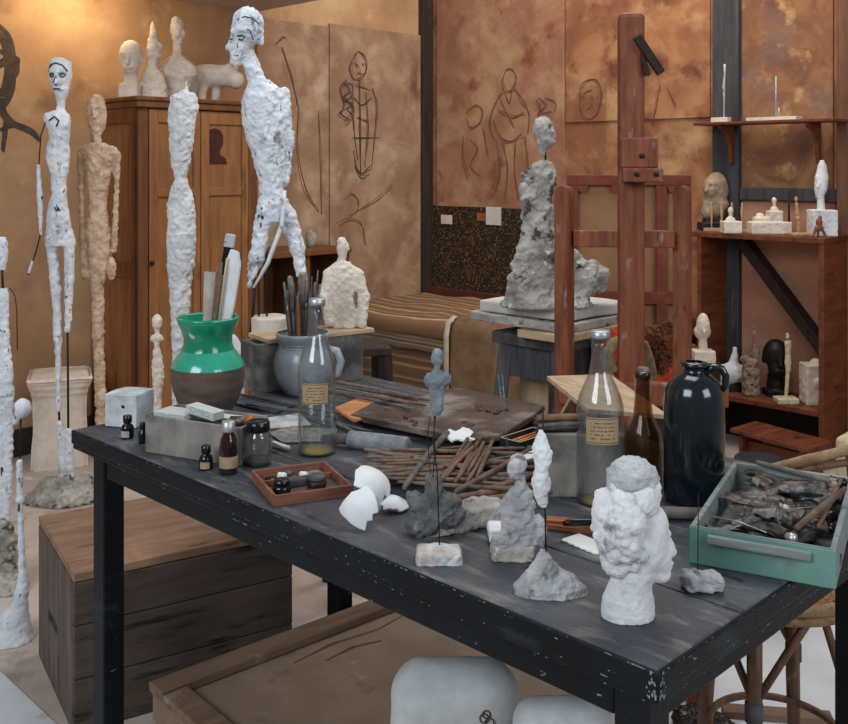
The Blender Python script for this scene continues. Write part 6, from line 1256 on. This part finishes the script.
o = thing('framed_panel', 'big low wooden panel with raised plank borders lying under the table', 'panel', (-.592, 2.140, 0), pa_)
m = MB(); m.box(0, .80, -.62, 0, 0, .165, .004); m.build('panel_board', old_board, o)
m = MB(); m.box(-.006, .81, -.055, .006, .166, .188, .004); m.build('border_plank', old_board_d, o)
m = MB(); m.box(-.006, .055, -.62, -.057, .166, .184, .004); m.build('border_plank', old_board_d, o)
m = MB()
for a in ([(.30, -.10), (.42, -.085), (.55, -.10), (.66, -.08)], [(.36, -.14), (.45, -.13), (.52, -.15)]): m.ribbon([(x, y, .1652) for x, y in a], [.004, .012, .008, .003][:len(a)], (0, 0, 1), .001)
m.build('paint_spill', mat('brown_spill', '#4d3a2c', '#5e4938', 20, rough=.6), o)
def arch(name, lab, loc, rz, w_, h_, th, mt, tilt=0):
    t = thing(name, lab, 'plaster slab', loc, rz); t.rotation_euler.x = tilt
    pts = [(-w_ / 2, 0), (w_ / 2, 0)] + [(w_ / 2 * math.copysign(abs(math.cos(a)) ** .62, math.cos(a)), h_ * (.55 + .45 * abs(math.sin(a)) ** .8)) for a in [math.pi * i / 20 for i in range(21)]]
    m = MB(); m.prism(pts, -th / 2, th / 2, 0, Matrix(((1, 0, 0, 0), (0, 0, 1, 0), (0, 1, 0, 0), (0, 0, 0, 1))), .008); m.build('slab', mt, t, False); return t
slab_m = mat('grey_white_slab', '#a4a8aa', '#c8cccd', 8, rough=.85, bump=.4, bscale=40, speck=('#7f8385', 9, .6, .1))
d = 1.64; vb = HZ + H * F / d
t = sculpt('round_topped_slab', 'round-cornered grey-white slab with a small ring mark standing under the table', 'plaster slab', 455, vb, d, [B(455, (vb + 661) / 2 + 20, 0, 64, (vb - 661) / 2 + 20, 36, 34)], slab_m, h=2.2, blend=3, rough=[(.9, 16, 'n')], flat=vb)
m = MB(); q = d / F
for u, v, r in ((482, 698, 4.4), (487, 702, 4.2), (484, 694, 3.6)): m.tube([((u - 455 + r * math.cos(a)) * q, -36.6 * q, (vb - v + r * math.sin(a)) * q) for a in [2 * math.pi * i / 16 for i in range(17)]], .0011, 6)
m.build('ring_mark', charcoal, t)
d = 1.46; vb = HZ + H * F / d
sculpt('tilted_slab', 'second white slab low beside the round-cornered one under the table', 'plaster slab', 562, vb, d, [B(562, (vb + 699) / 2 + 20, 0, 49, (vb - 699) / 2 + 20, 26, 24)], slab_m, h=2.2, blend=3, rough=[(.9, 16, 'n')], flat=vb)
def sheet(lab, pts, th, mt):  # thin white sheets stand in for bright stretches of floor
    c_ = Vector((sum(p[0] for p in pts) / len(pts), sum(p[1] for p in pts) / len(pts), 0)); o = thing('bright_floor', lab, 'sheet', c_); m = MB(); m.prism([(p[0] - c_.x, p[1] - c_.y) for p in pts], .0005, th); m.build('sheet', mt, o)
sheet('bright white floor at the bottom left corner, laid in as a thin sheet', [(-1.25, 2.70), (-.62, 2.055), (-1.2, 1.5), (-1.9, 2.2)], .004, white_floor)
sheet('brightly lit floor behind the right end of the table, added as a white sheet', [(.42, 2.05), (1.5, 1.9), (1.75, 2.75), (.56, 2.95)], .004, white_floor)
sculpt('dark_rag', 'dark crumpled rag on the floor near the right front table leg', 'rag', 698, 727, 2.30, [E(696, 722, 0, 24, 12, 20), E(712, 726, -4, 20, 9, 16)], tube_dark, z=0.004, h=1.0, blend=5, rough=[(3, 7, 'r'), (2, 4, 'n')], seed=3, flat=727)
o = thing('floor_batten', 'brown wooden batten lying on the bright white floor', 'batten', (.80, 2.33, .004), math.radians(-8)); m = MB(); m.box(-.09, .16, -.02, .02, 0, .018, .003); m.build('batten', old_board_d, o)
# cane chair
ccx, ccy = .735, 2.06
o = thing('cane_chair', 'round cane-seated bamboo chair behind the right end of the table', 'chair', (ccx, ccy, 0), math.radians(10)); R = .165; ZSe = .455
m = MB(); m.lathe([(0, ZSe - .012), (R * .96, ZSe - .012), (R * .97, ZSe), (R * .5, ZSe + .003), (0, ZSe + .004)], 40); m.build('seat', cane_seat, o)
m = MB(); rr_ = [(R * math.cos(a), R * math.sin(a)) for a in [2 * math.pi * i / 36 for i in range(37)]]
m.tube([(x, y, ZSe - .004) for x, y in rr_], .012, 10, cap=False); m.tube([(x * .98, y * .98, ZSe - .026) for x, y in rr_], .010, 10, cap=False); m.build('seat_hoop', wicker, o)
for a in (-135, -45, 45, 135):
    x, y = R * .86 * math.cos(math.radians(a)), R * .86 * math.sin(math.radians(a)); m = MB(); m.tube([(x * 1.1, y * 1.1, 0), (x, y, .2), (x, y, ZSe - .03)], [.014, .0155, .0155], 12); lg = m.build('leg', bamboo, o)
    m = MB(); m.tube([(x * 1.04, y * 1.04, .215), (x * 1.03, y * 1.03, .25)], .018, 12, cap=True); tag(m.build('binding', grey_dark, lg), 'grey binding round the leg')
    for s_ in (-1, 1):
        b = math.radians(a + 38 * s_); m = MB(); m.tube([(x, y, .245), (R * .93 * math.cos(b), R * .93 * math.sin(b), ZSe - .03)], .008, 8); m.build('brace', bamboo, o)
m = MB(); m.tube([(x * .8, y * .8, .13) for x, y in rr_], .008, 8, cap=False); m.build('stretcher_ring', bamboo, o)
iv = Matrix.Translation(o.location).copy() @ Matrix.Rotation(math.radians(10), 4, 'Z'); iv.invert()
for pts, r, mt, nm in (([(716, 468, 2.28), (742, 472, 2.16), (775, 468, 2.08), (805, 460, 2.04), (850, 450, 2.02), (905, 442, 2.10)], .0105, wicker, 'back_rail'), ([(718, 476, 2.28), (745, 481, 2.16), (780, 476, 2.07), (812, 468, 2.04), (850, 462, 2.02), (900, 456, 2.10)], .008, bamboo, 'back_rail')):
    P = [iv @ D(*a) for a in pts]; m = MB(); m.tube(P, r, 10); m.build(nm, mt, o)
for a in ((745, 478, 2.16), (850, 454, 2.02)):
    pt = iv @ D(*a); dr = Vector((pt.x, pt.y, 0)).normalized() * R; m = MB(); m.tube([(dr.x, dr.y, ZSe - .02), tuple(pt)], .009, 8); m.build('back_post', bamboo, o)
# banding wheel on a post
p = D(760, 0, 2.95); o = thing('banding_wheel', 'dark blue round turntable top on a post behind the green box', 'turntable', (p.x, p.y, 0)); zz = H - (458 - HZ) / F * 2.95; r = .074
m = MB(); m.lathe([(0, zz - .022), (r * .98, zz - .022), (r, zz - .018), (r, zz - .003), (r * .97, zz), (r * .8, zz - .002), (0, zz - .002)], 40); m.build('wheel_head', disc_m, o)
m = MB(); m.tube([(0, 0, .02), (0, 0, zz - .02)], .018, 14); m.build('post', iron, o); m = MB(); m.lathe([(0, 0), (.09, 0), (.09, .012), (.03, .03), (0, .03)], 28); m.build('foot', iron, o)
o = thing('cream_block', 'cream plaster block standing at the right edge before the cabinet', 'block', (D(856, 0, 3.55).x, 3.55, 0), AU); m = MB(); m.box(-.05, .14, -.08, .08, 0, H - (434 - HZ) / F * 3.55, .02, seg=4); m.cut(2).rough(.006, 14, 3); m.build('block', MATS['cream_plaster'], o, True)
# ================================================================== light and camera
w = bpy.data.worlds.new('World'); S.world = w; w.use_nodes = True
w.node_tree.nodes['Background'].inputs[0].default_value = (.74, .82, .92, 1); w.node_tree.nodes['Background'].inputs[1].default_value = .24
def area(name, loc, target, size, sy, power, col):
    l = bpy.data.lights.new(name, 'AREA'); l.shape = 'RECTANGLE'; l.size = size; l.size_y = sy; l.energy = power; l.color = col
    o = bpy.data.objects.new(name, l); COL.objects.link(o); o.location = loc
    o.rotation_euler = (Vector(target) - Vector(loc)).to_track_quat('-Z', 'Y').to_euler(); return o
area('studio_window', (-2.3, -1.2, 2.9), (.1, 2.0, .7), 2.2, 1.8, 104, (.90, .95, 1))
area('right_fill', (2.6, -.9, 2.5), (.2, 2.0, .7), 1.6, 1.6, 52, (.90, .95, 1))  # fill light added to lift the grey crate and the table's right end
area('skylight', (.6, 2.6, 3.6), (.3, 2.9, 0), 2.0, 1.6, 48, (.94, .96, 1))
area('back_lamp', (1.0, 4.3, 3.4), (.8, 5.6, 1.0), 1.4, 1.0, 44, (1, .84, .64))
area('wall_lamp', (-1.42, 4.32, 2.08), (-1.80, 4.7, 2.2), .35, .25, 4.5, (1, .76, .46))
cam = bpy.data.cameras.new('camera'); co = bpy.data.objects.new('camera', cam); COL.objects.link(co)
cam.sensor_width = 36; cam.sensor_fit = 'HORIZONTAL'; cam.lens = F / 848 * 36; cam.shift_y = -(362 - HZ) / 848
cam.clip_end = 50; cam.clip_start = .05
co.location = (0, 0, H); co.rotation_euler = (math.pi / 2, 0, 0); S.camera = co
S.view_settings.view_transform = 'Standard'; S.view_settings.look = 'None'; S.view_settings.gamma = 1; S.view_settings.exposure = 0
try: S.view_settings.use_curve_mapping = False
except Exception: pass
